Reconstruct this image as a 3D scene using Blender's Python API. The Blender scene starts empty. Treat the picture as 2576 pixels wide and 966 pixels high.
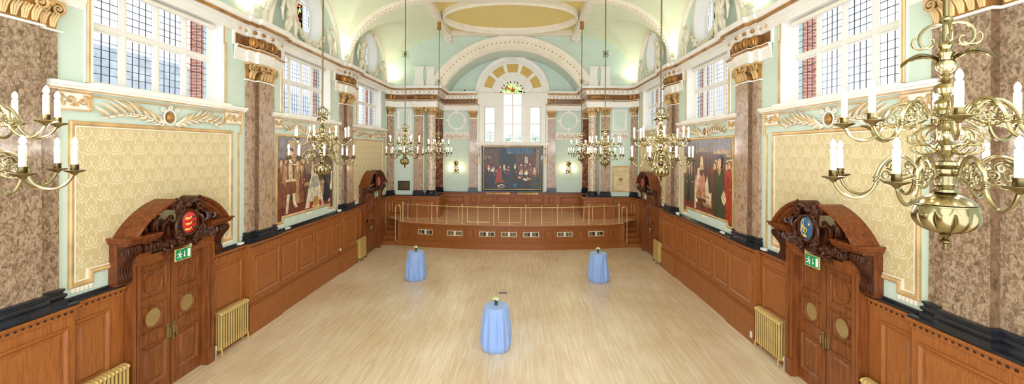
import bpy, bmesh, math, random
from math import sin, cos, pi, sqrt, radians, atan2
from mathutils import Vector, Matrix
random.seed(7)
COL = bpy.context.scene.collection
BAYS = (8.03, 13.40, 18.78)
PIL = (5.45, 10.87, 16.25)
SIDE = {-1: 'left', 1: 'right'}

# ------------------------------------------------------------------ materials
def newmat(name):
    m = bpy.data.materials.new(name); m.use_nodes = True
    nt = m.node_tree; b = nt.nodes['Principled BSDF']
    return m, nt, b
def lin(c):
    return tuple(((x/255/12.92) if x/255 <= .04045 else ((x/255+.055)/1.055)**2.4) for x in c) + (1,)
def N(nt, t, **kw):
    n = nt.nodes.new(t)
    for k, v in kw.items():
        if k in n.inputs: n.inputs[k].default_value = v
        else: setattr(n, k, v)
    return n
def ramp(nt, src, stops):
    r = N(nt, 'ShaderNodeValToRGB')
    while len(r.color_ramp.elements) < len(stops): r.color_ramp.elements.new(.5)
    for e, (p, c) in zip(r.color_ramp.elements, stops): e.position = p; e.color = lin(c)
    nt.links.new(src, r.inputs[0]); return r
def coords(nt, scale=(1, 1, 1), kind='Object', rot=(0, 0, 0)):
    tc = N(nt, 'ShaderNodeTexCoord'); mp = N(nt, 'ShaderNodeMapping')
    mp.inputs['Scale'].default_value = scale; mp.inputs['Rotation'].default_value = rot
    nt.links.new(tc.outputs[kind], mp.inputs[0]); return mp.outputs[0]
def bump(nt, b, src, strength=.2, dist=.01):
    n = N(nt, 'ShaderNodeBump'); n.inputs['Strength'].default_value = strength; n.inputs['Distance'].default_value = dist
    nt.links.new(src, n.inputs['Height']); nt.links.new(n.outputs[0], b.inputs['Normal'])
def paint(name, c, rough=.55, var=.04, metallic=0., coat=0.):
    m, nt, b = newmat(name)
    no = N(nt, 'ShaderNodeTexNoise', Scale=3., Detail=4.); nt.links.new(coords(nt), no.inputs[0])
    d = tuple(max(0, x*(1-var)) for x in c); u = tuple(min(255, x*(1+var)) for x in c)
    r = ramp(nt, no.outputs[0], [(.3, d), (.7, u)]); nt.links.new(r.outputs[0], b.inputs['Base Color'])
    b.inputs['Roughness'].default_value = rough; b.inputs['Metallic'].default_value = metallic
    if coat: b.inputs['Coat Weight'].default_value = coat
    return m
def wood(name, dark, light, scale=(9, 9, .8), rough=.35, rot=(0, 0, 0)):
    m, nt, b = newmat(name)
    v = coords(nt, scale, rot=rot)
    no = N(nt, 'ShaderNodeTexNoise', Scale=2.2, Detail=9., Roughness=.62, Distortion=.6); nt.links.new(v, no.inputs[0])
    r = ramp(nt, no.outputs[0], [(.3, dark), (.72, light)])
    nt.links.new(r.outputs[0], b.inputs['Base Color']); b.inputs['Roughness'].default_value = rough
    b.inputs['Specular IOR Level'].default_value = .4
    bump(nt, b, no.outputs[0], .12, .004); return m
def marble(name, stops, scale=2., dist=2.2, rough=.16, mscale=(1, 1, .7)):
    m, nt, b = newmat(name); v = coords(nt, mscale)
    n1 = N(nt, 'ShaderNodeTexNoise', Scale=scale, Detail=11., Roughness=.68, Distortion=dist); nt.links.new(v, n1.inputs[0])
    r = ramp(nt, n1.outputs[0], stops)
    w = N(nt, 'ShaderNodeTexNoise', Scale=scale*2.6, Detail=8., Roughness=.6, Distortion=3.); nt.links.new(v, w.inputs[0])
    wr = ramp(nt, w.outputs[0], [(.47, (255, 255, 255)), (.5, (120, 80, 66)), (.53, (255, 255, 255))])
    mx = N(nt, 'ShaderNodeMix', data_type='RGBA', blend_type='MULTIPLY'); mx.inputs[0].default_value = .55
    nt.links.new(r.outputs[0], mx.inputs[6]); nt.links.new(wr.outputs[0], mx.inputs[7])
    nt.links.new(mx.outputs[2], b.inputs['Base Color']); b.inputs['Roughness'].default_value = rough
    return m
def emit(name, c, s):
    m, nt, b = newmat(name)
    b.inputs['Emission Color'].default_value = lin(c); b.inputs['Emission Strength'].default_value = s
    b.inputs['Base Color'].default_value = lin(c); return m
M = {}
M['mint'] = paint('mint_paint', (204, 222, 211), .6, .015)
M['minthi'] = paint('mint_vault_paint', (226, 234, 208), .7, .012)
M['white'] = paint('white_paint', (240, 238, 232), .45, .015)
M['cream'] = paint('cream_plaster', (240, 233, 218), .5, .02)
M['plaster'] = paint('statue_plaster', (226, 220, 200), .6, .05)
M['gold'] = paint('gilt_paint', (206, 172, 120), .4, .12, .25)
M['bronze'] = paint('bronzed_gilt', (160, 116, 62), .36, .25, .45)
M['ochre'] = paint('ochre_panel_paint', (212, 176, 96), .6, .03)
M['ochre2'] = paint('ochre_ceiling_paint', (230, 208, 132), .6, .008)
M['wood'] = wood('polished_oak', (134, 76, 34), (176, 108, 52), (22, 22, 1.3))
M['woodd'] = wood('dark_carved_oak', (44, 20, 10), (88, 42, 20), (5, 5, 3), .28)
M['woodp'] = wood('pediment_oak', (84, 40, 18), (134, 72, 34), (8, 8, 2), .25)
M['wooddoor'] = wood('door_mahogany', (102, 52, 22), (156, 92, 46), (8, 8, .8), .3)
M['stagefloor'] = wood('stage_boards', (186, 138, 100), (218, 172, 132), (.6, 9, 9), .35)
M['slot'] = paint('dentil_gap_painted_shade', (60, 26, 12), .7)  # dark colour stands in for the shade between dentils
M['pink'] = marble('pink_marble', [(.28, (112, 88, 68)), (.45, (168, 138, 114)), (.55, (196, 170, 146)), (.7, (144, 112, 88))], 6., 1.2)
M['brown'] = marble('brown_marble', [(.3, (86, 68, 52)), (.48, (144, 120, 98)), (.6, (186, 164, 138)), (.75, (106, 82, 62))], 19., .9)
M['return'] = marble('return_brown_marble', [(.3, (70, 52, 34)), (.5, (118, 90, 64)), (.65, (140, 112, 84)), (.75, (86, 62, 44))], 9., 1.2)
M['red'] = marble('red_marble', [(.3, (78, 38, 28)), (.5, (128, 72, 54)), (.62, (190, 140, 116)), (.7, (100, 52, 38))], 4.5, 1.6)
M['grey'] = marble('veined_marble', [(.34, (84, 80, 92)), (.43, (196, 180, 164)), (.52, (232, 218, 196)), (.58, (186, 140, 92)), (.66, (92, 84, 92))], 3.4, 2.6)
M['frieze'] = marble('frieze_brown_marble', [(.3, (92, 54, 24)), (.5, (138, 92, 50)), (.7, (104, 64, 30))], 3., 1.2)
M['black'] = paint('black_marble', (34, 36, 42), .12, .2)
M['brass'] = paint('polished_brass', (152, 140, 104), .22, .1, 1.)
M['brassd'] = paint('aged_brass', (124, 110, 74), .26, .16, 1.)
M['radgold'] = paint('radiator_gold_paint', (206, 178, 110), .4, .05, .25)
M['rail'] = paint('stage_rail_brass', (232, 212, 158), .3, .05, .6)
M['meshd'] = paint('grille_mesh_dark', (62, 50, 32), .5, .1)
M['mesho'] = paint('grille_mesh_olive', (122, 104, 62), .5, .1)
M['candle'] = paint('candle_tube_ivory', (224, 214, 190), .5, .01)
M['bulb'] = emit('lit_bulb', (255, 249, 240), 250.)
M['bulb2'] = emit('lit_sconce_bulb', (255, 226, 170), 220.)
M['bulboff'] = paint('clear_bulb_glass', (176, 176, 170), .1, .02, .4)
M['spot'] = emit('uplight_lens', (255, 236, 180), 25.)
M['plastic'] = paint('white_plastic', (235, 235, 230), .4, .01)
M['greysteel'] = paint('brushed_steel', (150, 150, 145), .35, .1, .8)
M['signgreen'] = paint('sign_green', (24, 140, 84), .4, .02)
M['signwhite'] = paint('sign_white', (245, 250, 245), .4, .0)
M['signedge'] = paint('sign_edge_gold', (200, 186, 120), .4, .02)
M['blue'] = None
def mk_cloth():
    m, nt, b = newmat('blue_satin_cloth'); v = coords(nt, (1, 1, 1))
    no = N(nt, 'ShaderNodeTexNoise', Scale=240., Detail=2.); nt.links.new(v, no.inputs[0])
    b.inputs['Base Color'].default_value = lin((142, 174, 232)); b.inputs['Roughness'].default_value = .6
    b.inputs['Sheen Weight'].default_value = .3; bump(nt, b, no.outputs[0], .08, .002); return m
M['blue'] = mk_cloth()
def mk_floor():
    m, nt, b = newmat('pale_oak_strip_floor')
    v = coords(nt, (1, 1, 1), rot=(0, 0, pi/2))
    br = N(nt, 'ShaderNodeTexBrick'); nt.links.new(v, br.inputs[0])
    br.inputs['Scale'].default_value = 1.; br.inputs['Brick Width'].default_value = .8; br.inputs['Row Height'].default_value = .055
    br.inputs['Mortar Size'].default_value = .0018; br.inputs['Mortar Smooth'].default_value = .3; br.offset = .37
    br.inputs['Color1'].default_value = lin((243, 232, 214)); br.inputs['Color2'].default_value = lin((232, 215, 190)); br.inputs['Mortar'].default_value = lin((206, 188, 164))
    n2 = N(nt, 'ShaderNodeTexNoise', Scale=3.2, Detail=8., Roughness=.6); nt.links.new(coords(nt, (9, .5, 1)), n2.inputs[0])
    rr = ramp(nt, n2.outputs[0], [(.3, (240, 232, 220)), (.7, (255, 254, 252))])
    n3 = N(nt, 'ShaderNodeTexNoise', Scale=.45, Detail=3.); nt.links.new(coords(nt), n3.inputs[0])
    r3 = ramp(nt, n3.outputs[0], [(.35, (240, 230, 216)), (.65, (255, 255, 253))])
    m1 = N(nt, 'ShaderNodeMix', data_type='RGBA', blend_type='MULTIPLY'); m1.inputs[0].default_value = 1.
    m2 = N(nt, 'ShaderNodeMix', data_type='RGBA', blend_type='MULTIPLY'); m2.inputs[0].default_value = 1.
    nt.links.new(br.outputs[0], m1.inputs[6]); nt.links.new(rr.outputs[0], m1.inputs[7])
    nt.links.new(m1.outputs[2], m2.inputs[6]); nt.links.new(r3.outputs[0], m2.inputs[7])
    nt.links.new(m2.outputs[2], b.inputs['Base Color'])
    b.inputs['Roughness'].default_value = .26; b.inputs['Specular IOR Level'].default_value = .5
    bump(nt, b, br.outputs['Fac'], .1, .001); return m
M['floor'] = mk_floor()
def mk_damask():
    # ogee damask: mirrored, half-drop motif drawn with maths nodes
    m, nt, b = newmat('gold_damask_silk'); L = nt.links
    tc = N(nt, 'ShaderNodeTexCoord'); sp = N(nt, 'ShaderNodeSeparateXYZ'); L.new(tc.outputs['Object'], sp.inputs[0])
    def mt(op, a, bb=None, c=None):
        n = N(nt, 'ShaderNodeMath', operation=op)
        for i, q in enumerate((a, bb, c)):
            if q is None: continue
            if isinstance(q, (int, float)): n.inputs[i].default_value = q
            else: L.new(q, n.inputs[i])
        return n.outputs[0]
    u = mt('DIVIDE', sp.outputs[1], .42); v = mt('DIVIDE', sp.outputs[2], .52)
    def motif(du, dv):
        fu = mt('ABSOLUTE', mt('SUBTRACT', mt('FRACT', mt('ADD', u, du)), .5)); fv = mt('FRACT', mt('ADD', v, dv))
        y = mt('SUBTRACT', fv, .30); rr = mt('SQRT', mt('ADD', mt('MULTIPLY', fu, fu), mt('MULTIPLY', y, y))); th = mt('ARCTAN2', fu, y)
        pet = mt('GREATER_THAN', mt('SINE', mt('ADD', mt('MULTIPLY', th, 8.), mt('MULTIPLY', rr, 22.))), -.15)
        lim = mt('LESS_THAN', rr, mt('ADD', .27, mt('MULTIPLY', mt('COSINE', mt('MULTIPLY', th, 8.)), .05)))
        inn = mt('GREATER_THAN', rr, .07); upper = mt('GREATER_THAN', y, -.12)
        fan = mt('MULTIPLY', mt('MULTIPLY', pet, lim), mt('MULTIPLY', inn, upper))
        core = mt('LESS_THAN', rr, .045)
        st = mt('LESS_THAN', mt('ABSOLUTE', mt('SUBTRACT', mt('MULTIPLY', fu, 2.2), mt('ADD', .22, mt('MULTIPLY', mt('SINE', mt('MULTIPLY', fv, 12.)), .2)))), .05)
        st = mt('MULTIPLY', st, mt('GREATER_THAN', fv, .55))
        return mt('MAXIMUM', mt('MAXIMUM', fan, core), st)
    f = mt('MAXIMUM', motif(100., 100.), motif(100.5, 100.5))
    r = ramp(nt, f, [(0., (205, 187, 142)), (1., (222, 211, 176))])
    L.new(r.outputs[0], b.inputs['Base Color']); b.inputs['Roughness'].default_value = .5
    return m
M['damask'] = mk_damask()
def mk_glass(nm='window_glass', tint=(.46, .49, .53, 1)):
    m, nt, b = newmat(nm); t = N(nt, 'ShaderNodeBsdfTransparent'); t.inputs[0].default_value = tint
    g = N(nt, 'ShaderNodeBsdfGlossy', Roughness=.03); mx = N(nt, 'ShaderNodeMixShader'); mx.inputs[0].default_value = .05
    nt.links.new(t.outputs[0], mx.inputs[1]); nt.links.new(g.outputs[0], mx.inputs[2])
    nt.links.new(mx.outputs[0], nt.nodes['Material Output'].inputs[0]); return m
M['glass'] = mk_glass(); M['clear'] = mk_glass('clear_glass', (.86, .88, .90, 1))
def mk_stained(name, cols, sc=9.):
    m, nt, b = newmat(name)
    vo = N(nt, 'ShaderNodeTexVoronoi', Scale=sc); nt.links.new(coords(nt), vo.inputs[0])
    sp = N(nt, 'ShaderNodeSeparateColor'); nt.links.new(vo.outputs['Color'], sp.inputs[0])
    r = ramp(nt, sp.outputs[0], [(i/len(cols), c) for i, c in enumerate(cols)]); r.color_ramp.interpolation = 'CONSTANT'
    v2 = N(nt, 'ShaderNodeTexVoronoi', feature='DISTANCE_TO_EDGE', Scale=sc); nt.links.new(coords(nt), v2.inputs[0])
    r2 = ramp(nt, v2.outputs[0], [(.05, (10, 10, 10)), (.07, (255, 255, 255))])
    mx = N(nt, 'ShaderNodeMix', data_type='RGBA', blend_type='MULTIPLY'); mx.inputs[0].default_value = 1.
    nt.links.new(r.outputs[0], mx.inputs[6]); nt.links.new(r2.outputs[0], mx.inputs[7])
    t = N(nt, 'ShaderNodeBsdfTransparent'); nt.links.new(mx.outputs[2], t.inputs[0])
    nt.links.new(t.outputs[0], nt.nodes['Material Output'].inputs[0]); return m
M['stained'] = mk_stained('stained_glass_red', [(230, 236, 230), (200, 40, 30), (120, 190, 60), (220, 190, 60), (60, 30, 40), (60, 140, 90), (190, 60, 40)])
M['stained2'] = mk_stained('stained_glass_green', [(250, 250, 200), (140, 200, 80), (240, 230, 80), (90, 150, 80), (230, 245, 220), (236, 214, 110), (170, 215, 110), (150, 60, 40)], 11.)
M['lead'] = paint('lead_came', (40, 42, 48), .5)
M['leafg'] = paint('flower_leaf_green', (62, 96, 58), .5, .2)
M['petal'] = paint('white_petal', (244, 244, 226), .6, .03)
M['petalg'] = paint('pale_green_petal', (206, 218, 140), .6, .05)
def brickmat(name, c1, c2, mo, sc=1., rot=(0, 0, 0)):
    m, nt, b = newmat(name); tc = N(nt, 'ShaderNodeTexCoord'); sp = N(nt, 'ShaderNodeSeparateXYZ'); nt.links.new(tc.outputs['Object'], sp.inputs[0])
    ad = N(nt, 'ShaderNodeMath', operation='ADD'); nt.links.new(sp.outputs[0], ad.inputs[0]); nt.links.new(sp.outputs[1], ad.inputs[1])
    cb = N(nt, 'ShaderNodeCombineXYZ'); nt.links.new(ad.outputs[0], cb.inputs[0]); nt.links.new(sp.outputs[2], cb.inputs[1])
    br = N(nt, 'ShaderNodeTexBrick'); nt.links.new(cb.outputs[0], br.inputs[0])
    br.inputs['Scale'].default_value = sc; br.inputs['Brick Width'].default_value = .225; br.inputs['Row Height'].default_value = .075; br.inputs['Mortar Size'].default_value = .008
    br.inputs['Color1'].default_value = lin(c1); br.inputs['Color2'].default_value = lin(c2); br.inputs['Mortar'].default_value = lin(mo)
    nt.links.new(br.outputs[0], b.inputs['Base Color']); b.inputs['Roughness'].default_value = .9; return m
M['brick'] = brickmat('red_brick', (214, 134, 108), (200, 116, 92), (222, 206, 192))
M['render'] = paint('pale_render', (196, 198, 202), .9, .08)
M['slate'] = paint('slate_roof', (110, 114, 122), .8, .1)

# ------------------------------------------------------------------ mesh builder
def SD(s): return lambda u, v, w: (s*(6.55-w), u, v)          # side wall: u along the hall, v up, w out of the wall
def BK(Y0): return lambda u, v, w: (u, Y0-w, v)               # wall facing the camera
IDT = lambda u, v, w: (u, v, w)
class MB:
    def __init__(s, T=IDT): s.v = []; s.f = []; s.m = []; s.T = T
    def add(s, vs, fs, mi=0):
        o = len(s.v); s.v += [s.T(*p) for p in vs]; s.f += [tuple(i+o for i in f) for f in fs]; s.m += [mi]*len(fs); return s
    def box(s, a0, a1, b0, b1, c0, c1, mi=0):
        s.n = getattr(s, 'n', 0)+1; k = .00022*(s.n % 13)      # keep touching faces from coinciding
        a0, a1 = min(a0, a1)+k, max(a0, a1)-k; b0, b1 = min(b0, b1)+k, max(b0, b1)-k; c0, c1 = min(c0, c1)+k*.3, max(c0, c1)-k*.8
        vs = [(x, y, z) for x in (a0, a1) for y in (b0, b1) for z in (c0, c1)]
        return s.add(vs, [(0, 1, 3, 2), (4, 6, 7, 5), (0, 4, 5, 1), (2, 3, 7, 6), (0, 2, 6, 4), (1, 5, 7, 3)], mi)
    def frus(s, a0, a1, b0, b1, c0, c1, d, mi=0, d2=None):
        # box whose c1 face is inset by d (raised field)
        d2 = d if d2 is None else d2
        vs = [(a0, b0, c0), (a1, b0, c0), (a1, b1, c0), (a0, b1, c0), (a0+d, b0+d2, c1), (a1-d, b0+d2, c1), (a1-d, b1-d2, c1), (a0+d, b1-d2, c1)]
        return s.add(vs, [(0, 1, 2, 3), (4, 5, 6, 7), (0, 1, 5, 4), (1, 2, 6, 5), (2, 3, 7, 6), (3, 0, 4, 7)], mi)
    def prism(s, pts, c0, c1, mi=0):
        n = len(pts); vs = [(p[0], p[1], c0) for p in pts]+[(p[0], p[1], c1) for p in pts]
        return s.add(vs, [tuple(range(n)), tuple(range(2*n-1, n-1, -1))]+[(i, (i+1) % n, n+(i+1) % n, n+i) for i in range(n)], mi)
    def strip(s, A, B, mi=0, closed=False):
        n = len(A); k = n if closed else n-1
        return s.add(list(A)+list(B), [(i, (i+1) % n, n+(i+1) % n, n+i) for i in range(k)], mi)
    def tube(s, pts, r, n=8, closed=False, mi=0, flat=1., up=None):
        P = [Vector(p) for p in pts]; k = len(P); rr = [r(i/(k-1)) if callable(r) else r for i in range(k)]
        vs = []; nrm = None
        for i in range(k):
            a = P[(i-1) % k] if (closed or i > 0) else P[i]; b = P[(i+1) % k] if (closed or i < k-1) else P[i]
            t = (b-a)
            t = t.normalized() if t.length > 1e-9 else Vector((0, 0, 1))
            if nrm is None:
                q = Vector(up) if up else (Vector((0, 0, 1)) if abs(t.z) < .9 else Vector((1, 0, 0)))
                nrm = (q-t*q.dot(t)).normalized()
            else:
                nn = nrm-t*nrm.dot(t)
                nrm = nn.normalized() if nn.length > 1e-6 else nrm
            bn = t.cross(nrm)
            for j in range(n):
                a_ = 2*pi*j/n; vs.append(tuple(P[i]+(nrm*cos(a_)*flat+bn*sin(a_))*rr[i]))
        fs = []
        for i in range(k if closed else k-1):
            for j in range(n):
                i2 = (i+1) % k; fs.append((i*n+j, i*n+(j+1) % n, i2*n+(j+1) % n, i2*n+j))
        if not closed: fs += [tuple(range(n)), tuple(range((k-1)*n, k*n))]
        return s.add(vs, fs, mi)
    def lathe(s, c, prof, n=24, axis=2, mi=0, a0=0., a1=2*pi, flute=None):
        full = abs(a1-a0-2*pi) < 1e-6; m = n if full else n+1; vs = []
        for (r, h) in prof:
            for j in range(m):
                a = a0+(a1-a0)*j/n; q = r*(flute(a, h) if flute else 1)
                d = [q*cos(a), q*sin(a)]; p = [0, 0, 0]
                ax = [(1, 2), (2, 0), (0, 1)][axis]; p[ax[0]] = c[ax[0]]+d[0]; p[ax[1]] = c[ax[1]]+d[1]; p[axis] = c[axis]+h
                vs.append(tuple(p))
        fs = []
        for i in range(len(prof)-1):
            for j in range(m if full else m-1):
                j2 = (j+1) % m; fs.append((i*m+j, i*m+j2, (i+1)*m+j2, (i+1)*m+j))
        if full:
            if prof[0][0] > 1e-5: fs.append(tuple(range(m)))
            if prof[-1][0] > 1e-5: fs.append(tuple(range((len(prof)-1)*m, len(prof)*m)))
        return s.add(vs, fs, mi)
    def ell(s, c, r, n=10, k=6, mi=0):
        if isinstance(r, (int, float)): r = (r, r, r)
        vs = [(c[0], c[1], c[2]-r[2])]; fs = []
        for i in range(1, k):
            p = -pi/2+pi*i/k
            for j in range(n): a = 2*pi*j/n; vs.append((c[0]+r[0]*cos(p)*cos(a), c[1]+r[1]*cos(p)*sin(a), c[2]+r[2]*sin(p)))
        vs.append((c[0], c[1], c[2]+r[2])); t = len(vs)-1
        for j in range(n): fs.append((0, 1+(j+1) % n, 1+j)); fs.append((t, t-n+j, t-n+(j+1) % n))
        for i in range(k-2):
            for j in range(n): fs.append((1+i*n+j, 1+i*n+(j+1) % n, 1+(i+1)*n+(j+1) % n, 1+(i+1)*n+j))
        return s.add(vs, fs, mi)
    def sweep(s, path, prof, closed=False, mi=0, cap=True):
        # path in the (a,b) plane, profile of (offset to the right of travel, c), mitred
        k = len(path); P = [Vector(p) for p in path]; R = []
        for i in range(k):
            d = []
            if closed or i > 0: d.append((P[i]-P[(i-1) % k]).normalized())
            if closed or i < k-1: d.append((P[(i+1) % k]-P[i]).normalized())
            ns = [Vector((q.y, -q.x)) for q in d]
            if len(ns) == 2:
                m_ = ns[0]+ns[1]; m_ = m_/max(m_.dot(ns[0]), .15) if m_.length > 1e-6 else ns[0]
            else: m_ = ns[0]
            R.append(m_)
        np_ = len(prof); vs = []
        for i in range(k):
            for (o, c) in prof: q = P[i]+R[i]*o; vs.append((q.x, q.y, c))
        fs = []
        for i in range(k if closed else k-1):
            i2 = (i+1) % k
            for j in range(np_-1): fs.append((i*np_+j, i2*np_+j, i2*np_+j+1, i*np_+j+1))
        if cap and not closed and np_ > 2: fs += [tuple(range(np_)), tuple(range((k-1)*np_, k*np_))]
        return s.add(vs, fs, mi)
    def build(s, name, mats, parent=None, smooth=35):
        if not isinstance(mats, (list, tuple)): mats = [mats]
        off = Vector((0, 0, 0)); q = parent
        while q is not None: off += q.location; q = q.parent
        if parent is None and s.v:
            xs = [p[0] for p in s.v]; ys = [p[1] for p in s.v]; zs = [p[2] for p in s.v]
            off = Vector(((min(xs)+max(xs))/2, (min(ys)+max(ys))/2, min(zs)))
        me = bpy.data.meshes.new(name); me.from_pydata([(p[0]-off.x, p[1]-off.y, p[2]-off.z) for p in s.v], [], s.f)
        for m_ in mats: me.materials.append(m_)
        if len(mats) > 1: me.polygons.foreach_set('material_index', s.m)
        bm = bmesh.new(); bm.from_mesh(me); bmesh.ops.recalc_face_normals(bm, faces=bm.faces); bm.to_mesh(me); bm.free()
        if smooth:
            me.polygons.foreach_set('use_smooth', [True]*len(me.polygons))
            try: me.set_sharp_from_angle(angle=radians(smooth))
            except Exception: pass
        me.update(); o = bpy.data.objects.new(name, me); COL.objects.link(o)
        if parent is not None: o.parent = parent
        else: o.location = off
        return o
def tag(o, label=None, cat=None, group=None, kind=None):
    if label: o['label'] = label
    if cat: o['category'] = cat
    if group: o['group'] = group
    if kind: o['kind'] = kind
    return o
def thing(name, loc, label=None, cat=None, group=None, kind=None):
    o = bpy.data.objects.new(name, None); COL.objects.link(o); o.location = loc; o.empty_display_size = .1
    return tag(o, label, cat, group, kind)
def children_of(o): return [c for c in COL.objects if c.parent == o]
def copy_tree(o, parent=None, sub=None):
    c = o.copy(); COL.objects.link(c)
    if parent is not None: c.parent = parent
    for ch in list(o.children): copy_tree(ch, c)
    return c
def struct(o): o['kind'] = 'structure'; return o
_tn = [0]
def trimname(): _tn[0] += 1; return 'trim_%d' % _tn[0]
def arc(cx, cy, r, a0, a1, n, ry=None):
    ry = r if ry is None else ry
    return [(cx+r*cos(a0+(a1-a0)*i/n), cy+ry*sin(a0+(a1-a0)*i/n)) for i in range(n+1)]
def spiral(cu, cv, r, a0, turns, w, n=18, shrink=.12, d=1):
    return [(cu+r*(1-(1-shrink)*i/n)*cos(a0+d*2*pi*turns*i/n), cv+r*(1-(1-shrink)*i/n)*sin(a0+d*2*pi*turns*i/n), w) for i in range(n+1)]
def smooth(P, m=4):
    Q = []
    for i in range(len(P)-1):
        p0, p1, p2, p3 = P[max(0, i-1)], P[i], P[i+1], P[min(len(P)-1, i+2)]
        for j in range(m):
            t = j/m; Q.append(tuple(.5*((2*p1[k])+(-p0[k]+p2[k])*t+(2*p0[k]-5*p1[k]+4*p2[k]-p3[k])*t*t+(-p0[k]+3*p1[k]-3*p2[k]+p3[k])*t**3) for k in range(len(p1))))
    return Q+[tuple(P[-1])]
def rect(a0, a1, b0, b1): return [(a0, b0), (a0, b1), (a1, b1), (a1, b0)]   # clockwise -> right normal points inwards

# ------------------------------------------------------------------ camera and light
cam = bpy.data.cameras.new('camera'); co = bpy.data.objects.new('camera', cam); COL.objects.link(co)
cam.sensor_width = 36; cam.lens = 36*1024/2576; cam.shift_y = -(483-376.58)/2576; cam.clip_start = .05
co.matrix_world = Matrix.Translation((.617, 0, 4.8)) @ Matrix.Rotation(.0272, 4, 'Z') @ Matrix.Rotation(pi/2, 4, 'X') @ Matrix.Rotation(.0045, 4, 'Z')
sc = bpy.context.scene; sc.camera = co
sc.view_settings.view_transform = 'Standard'; sc.view_settings.look = 'None'; sc.view_settings.gamma = 1; sc.view_settings.use_curve_mapping = False
sc.view_settings.exposure = 0.64
w = bpy.data.worlds.new('overcast_sky'); sc.world = w; w.use_nodes = True
bg = w.node_tree.nodes['Background']; bg.inputs[0].default_value = (.90, .95, 1., 1); bg.inputs[1].default_value = 2.5
try:
    sc.cycles.max_bounces = 7; sc.cycles.diffuse_bounces = 4; sc.cycles.glossy_bounces = 3; sc.cycles.transmission_bounces = 3; sc.cycles.transparent_max_bounces = 8; sc.cycles.use_adaptive_sampling = True; sc.cycles.adaptive_threshold = .03; sc.cycles.sample_clamp_indirect = 6; sc.cycles.use_denoising = True
except Exception: pass

# ------------------------------------------------------------------ floor, walls
YN = -1.2   # hall cut off here behind the camera, left open to let sky light in
fl = MB(); fl.add([(-6.7, YN, 0), (6.7, YN, 0), (6.7, 24, 0), (-6.7, 24, 0), (-6.7, YN, -.1), (6.7, YN, -.1), (6.7, 24, -.1), (-6.7, 24, -.1)],
                  [(0, 1, 2, 3), (4, 5, 6, 7), (0, 1, 5, 4), (1, 2, 6, 5), (2, 3, 7, 6), (3, 0, 4, 7)])
struct(fl.build('floor', M['floor'], smooth=0))
WZ0, WZ1 = 5.87, 7.76; WH = 1.46; OZ, OY_, OZR = 9.25, .80, .86
ALLB = (-2.73, 2.65)+BAYS
for s in (-1, 1):
    b = MB(SD(s)); b.box(YN, 21.2, 0, WZ0, -.45, 0)
    ys = [YN]+[q for c in ALLB for q in (c-WH, c+WH)]+[21.2]
    ys = [YN]+[q for q in ys[1:] if q > YN]
    if len(ys) % 2: ys = [ys[0], ys[0]]+ys[1:]
    for i in range(0, len(ys)-1, 2): b.box(ys[i], ys[i+1], WZ0, WZ1, -.45, 0)
    b.box(YN, 21.2, WZ1, 8.12, -.45, 0)
    for c in ALLB:      # lunette wall with its round opening
        u0, u1, v0, v1 = max(YN, c-2.7), (c+2.7 if c < 18 else 21.6), 8.1, 11.0
        n = 48; angs = sorted([2*pi*i/n for i in range(n)]+[atan2(v-OZ, u-c) % (2*pi) for u in (u0, u1) for v in (v0, v1)])
        A = [(c+OY_*cos(a), OZ+OZR*sin(a), 0) for a in angs]; B = []
        for a in angs:
            t = min([((u1 if cos(a) > 0 else u0)-c)/cos(a) if abs(cos(a)) > 1e-6 else 1e9, ((v1 if sin(a) > 0 else v0)-OZ)/sin(a) if abs(sin(a)) > 1e-6 else 1e9])
            B.append((c+t*cos(a), OZ+t*sin(a), 0))
        b.strip(A, B, closed=True); b.strip([(p[0], p[1], -.45) for p in A], [(p[0], p[1], -.45) for p in B], closed=True)
        b.strip(A, [(p[0], p[1], -.45) for p in A], closed=True)
    struct(b.build('wall_'+SIDE[s], M['mint'], smooth=20))
# back wall: the two front sections, the recess, the wall above the arch
b = MB()
for s in (-1, 1):
    pts = [(s*6.6, 21.1), (s*6.53, 21.1), (s*6.3, 21.5), (s*4.65, 21.5), (s*4.65, 23.35), (s*4.65, 23.7), (s*6.6, 23.7)]
    b.prism(pts, 0, 8.1)
b.box(-4.7, -2.0, 23.35, 23.7, 0, 10.6); b.box(2.0, 4.7, 23.35, 23.7, 0, 10.6); b.box(-2, 2, 23.35, 23.7, 0, 5.2)
# window bay wall: solid above the arch of the venetian window
CZ = 8.02
xs = [-2+4*i/80 for i in range(81)]
zt = [(CZ+sqrt(max(0, .56**2-x*x)) if abs(x) < .56 else 7.28) for x in xs]
def bayhole(x):
    if abs(x) <= .56: return CZ+sqrt(max(0, .56**2-x*x))
    return None
A = []; 
for x in [-.56*cos(pi*i/24) for i in range(25)]: A.append((x, 23.35, bayhole(x) or CZ))
b.strip(A, [(p[0], 23.35, 10.6) for p in A]); b.strip([(p[0], 23.7, p[2]) for p in A], [(p[0], 23.7, 10.6) for p in A]); b.strip(A, [(p[0], 23.7, p[2]) for p in A])
for s in (-1, 1):
    x0, x1 = (-2, -.56) if s < 0 else (.56, 2)
    b.box(x0, x1, 23.35, 23.7, 7.28, 10.6)
    if s < 0: b.box(-2, -1.62, 23.35, 23.7, 5.2, 7.28); b.box(-.98, -.66, 23.35, 23.7, 5.2, 7.28)
    else: b.box(1.62, 2, 23.35, 23.7, 5.2, 7.28); b.box(.66, .98, 23.35, 23.7, 5.2, 7.28)
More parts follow.
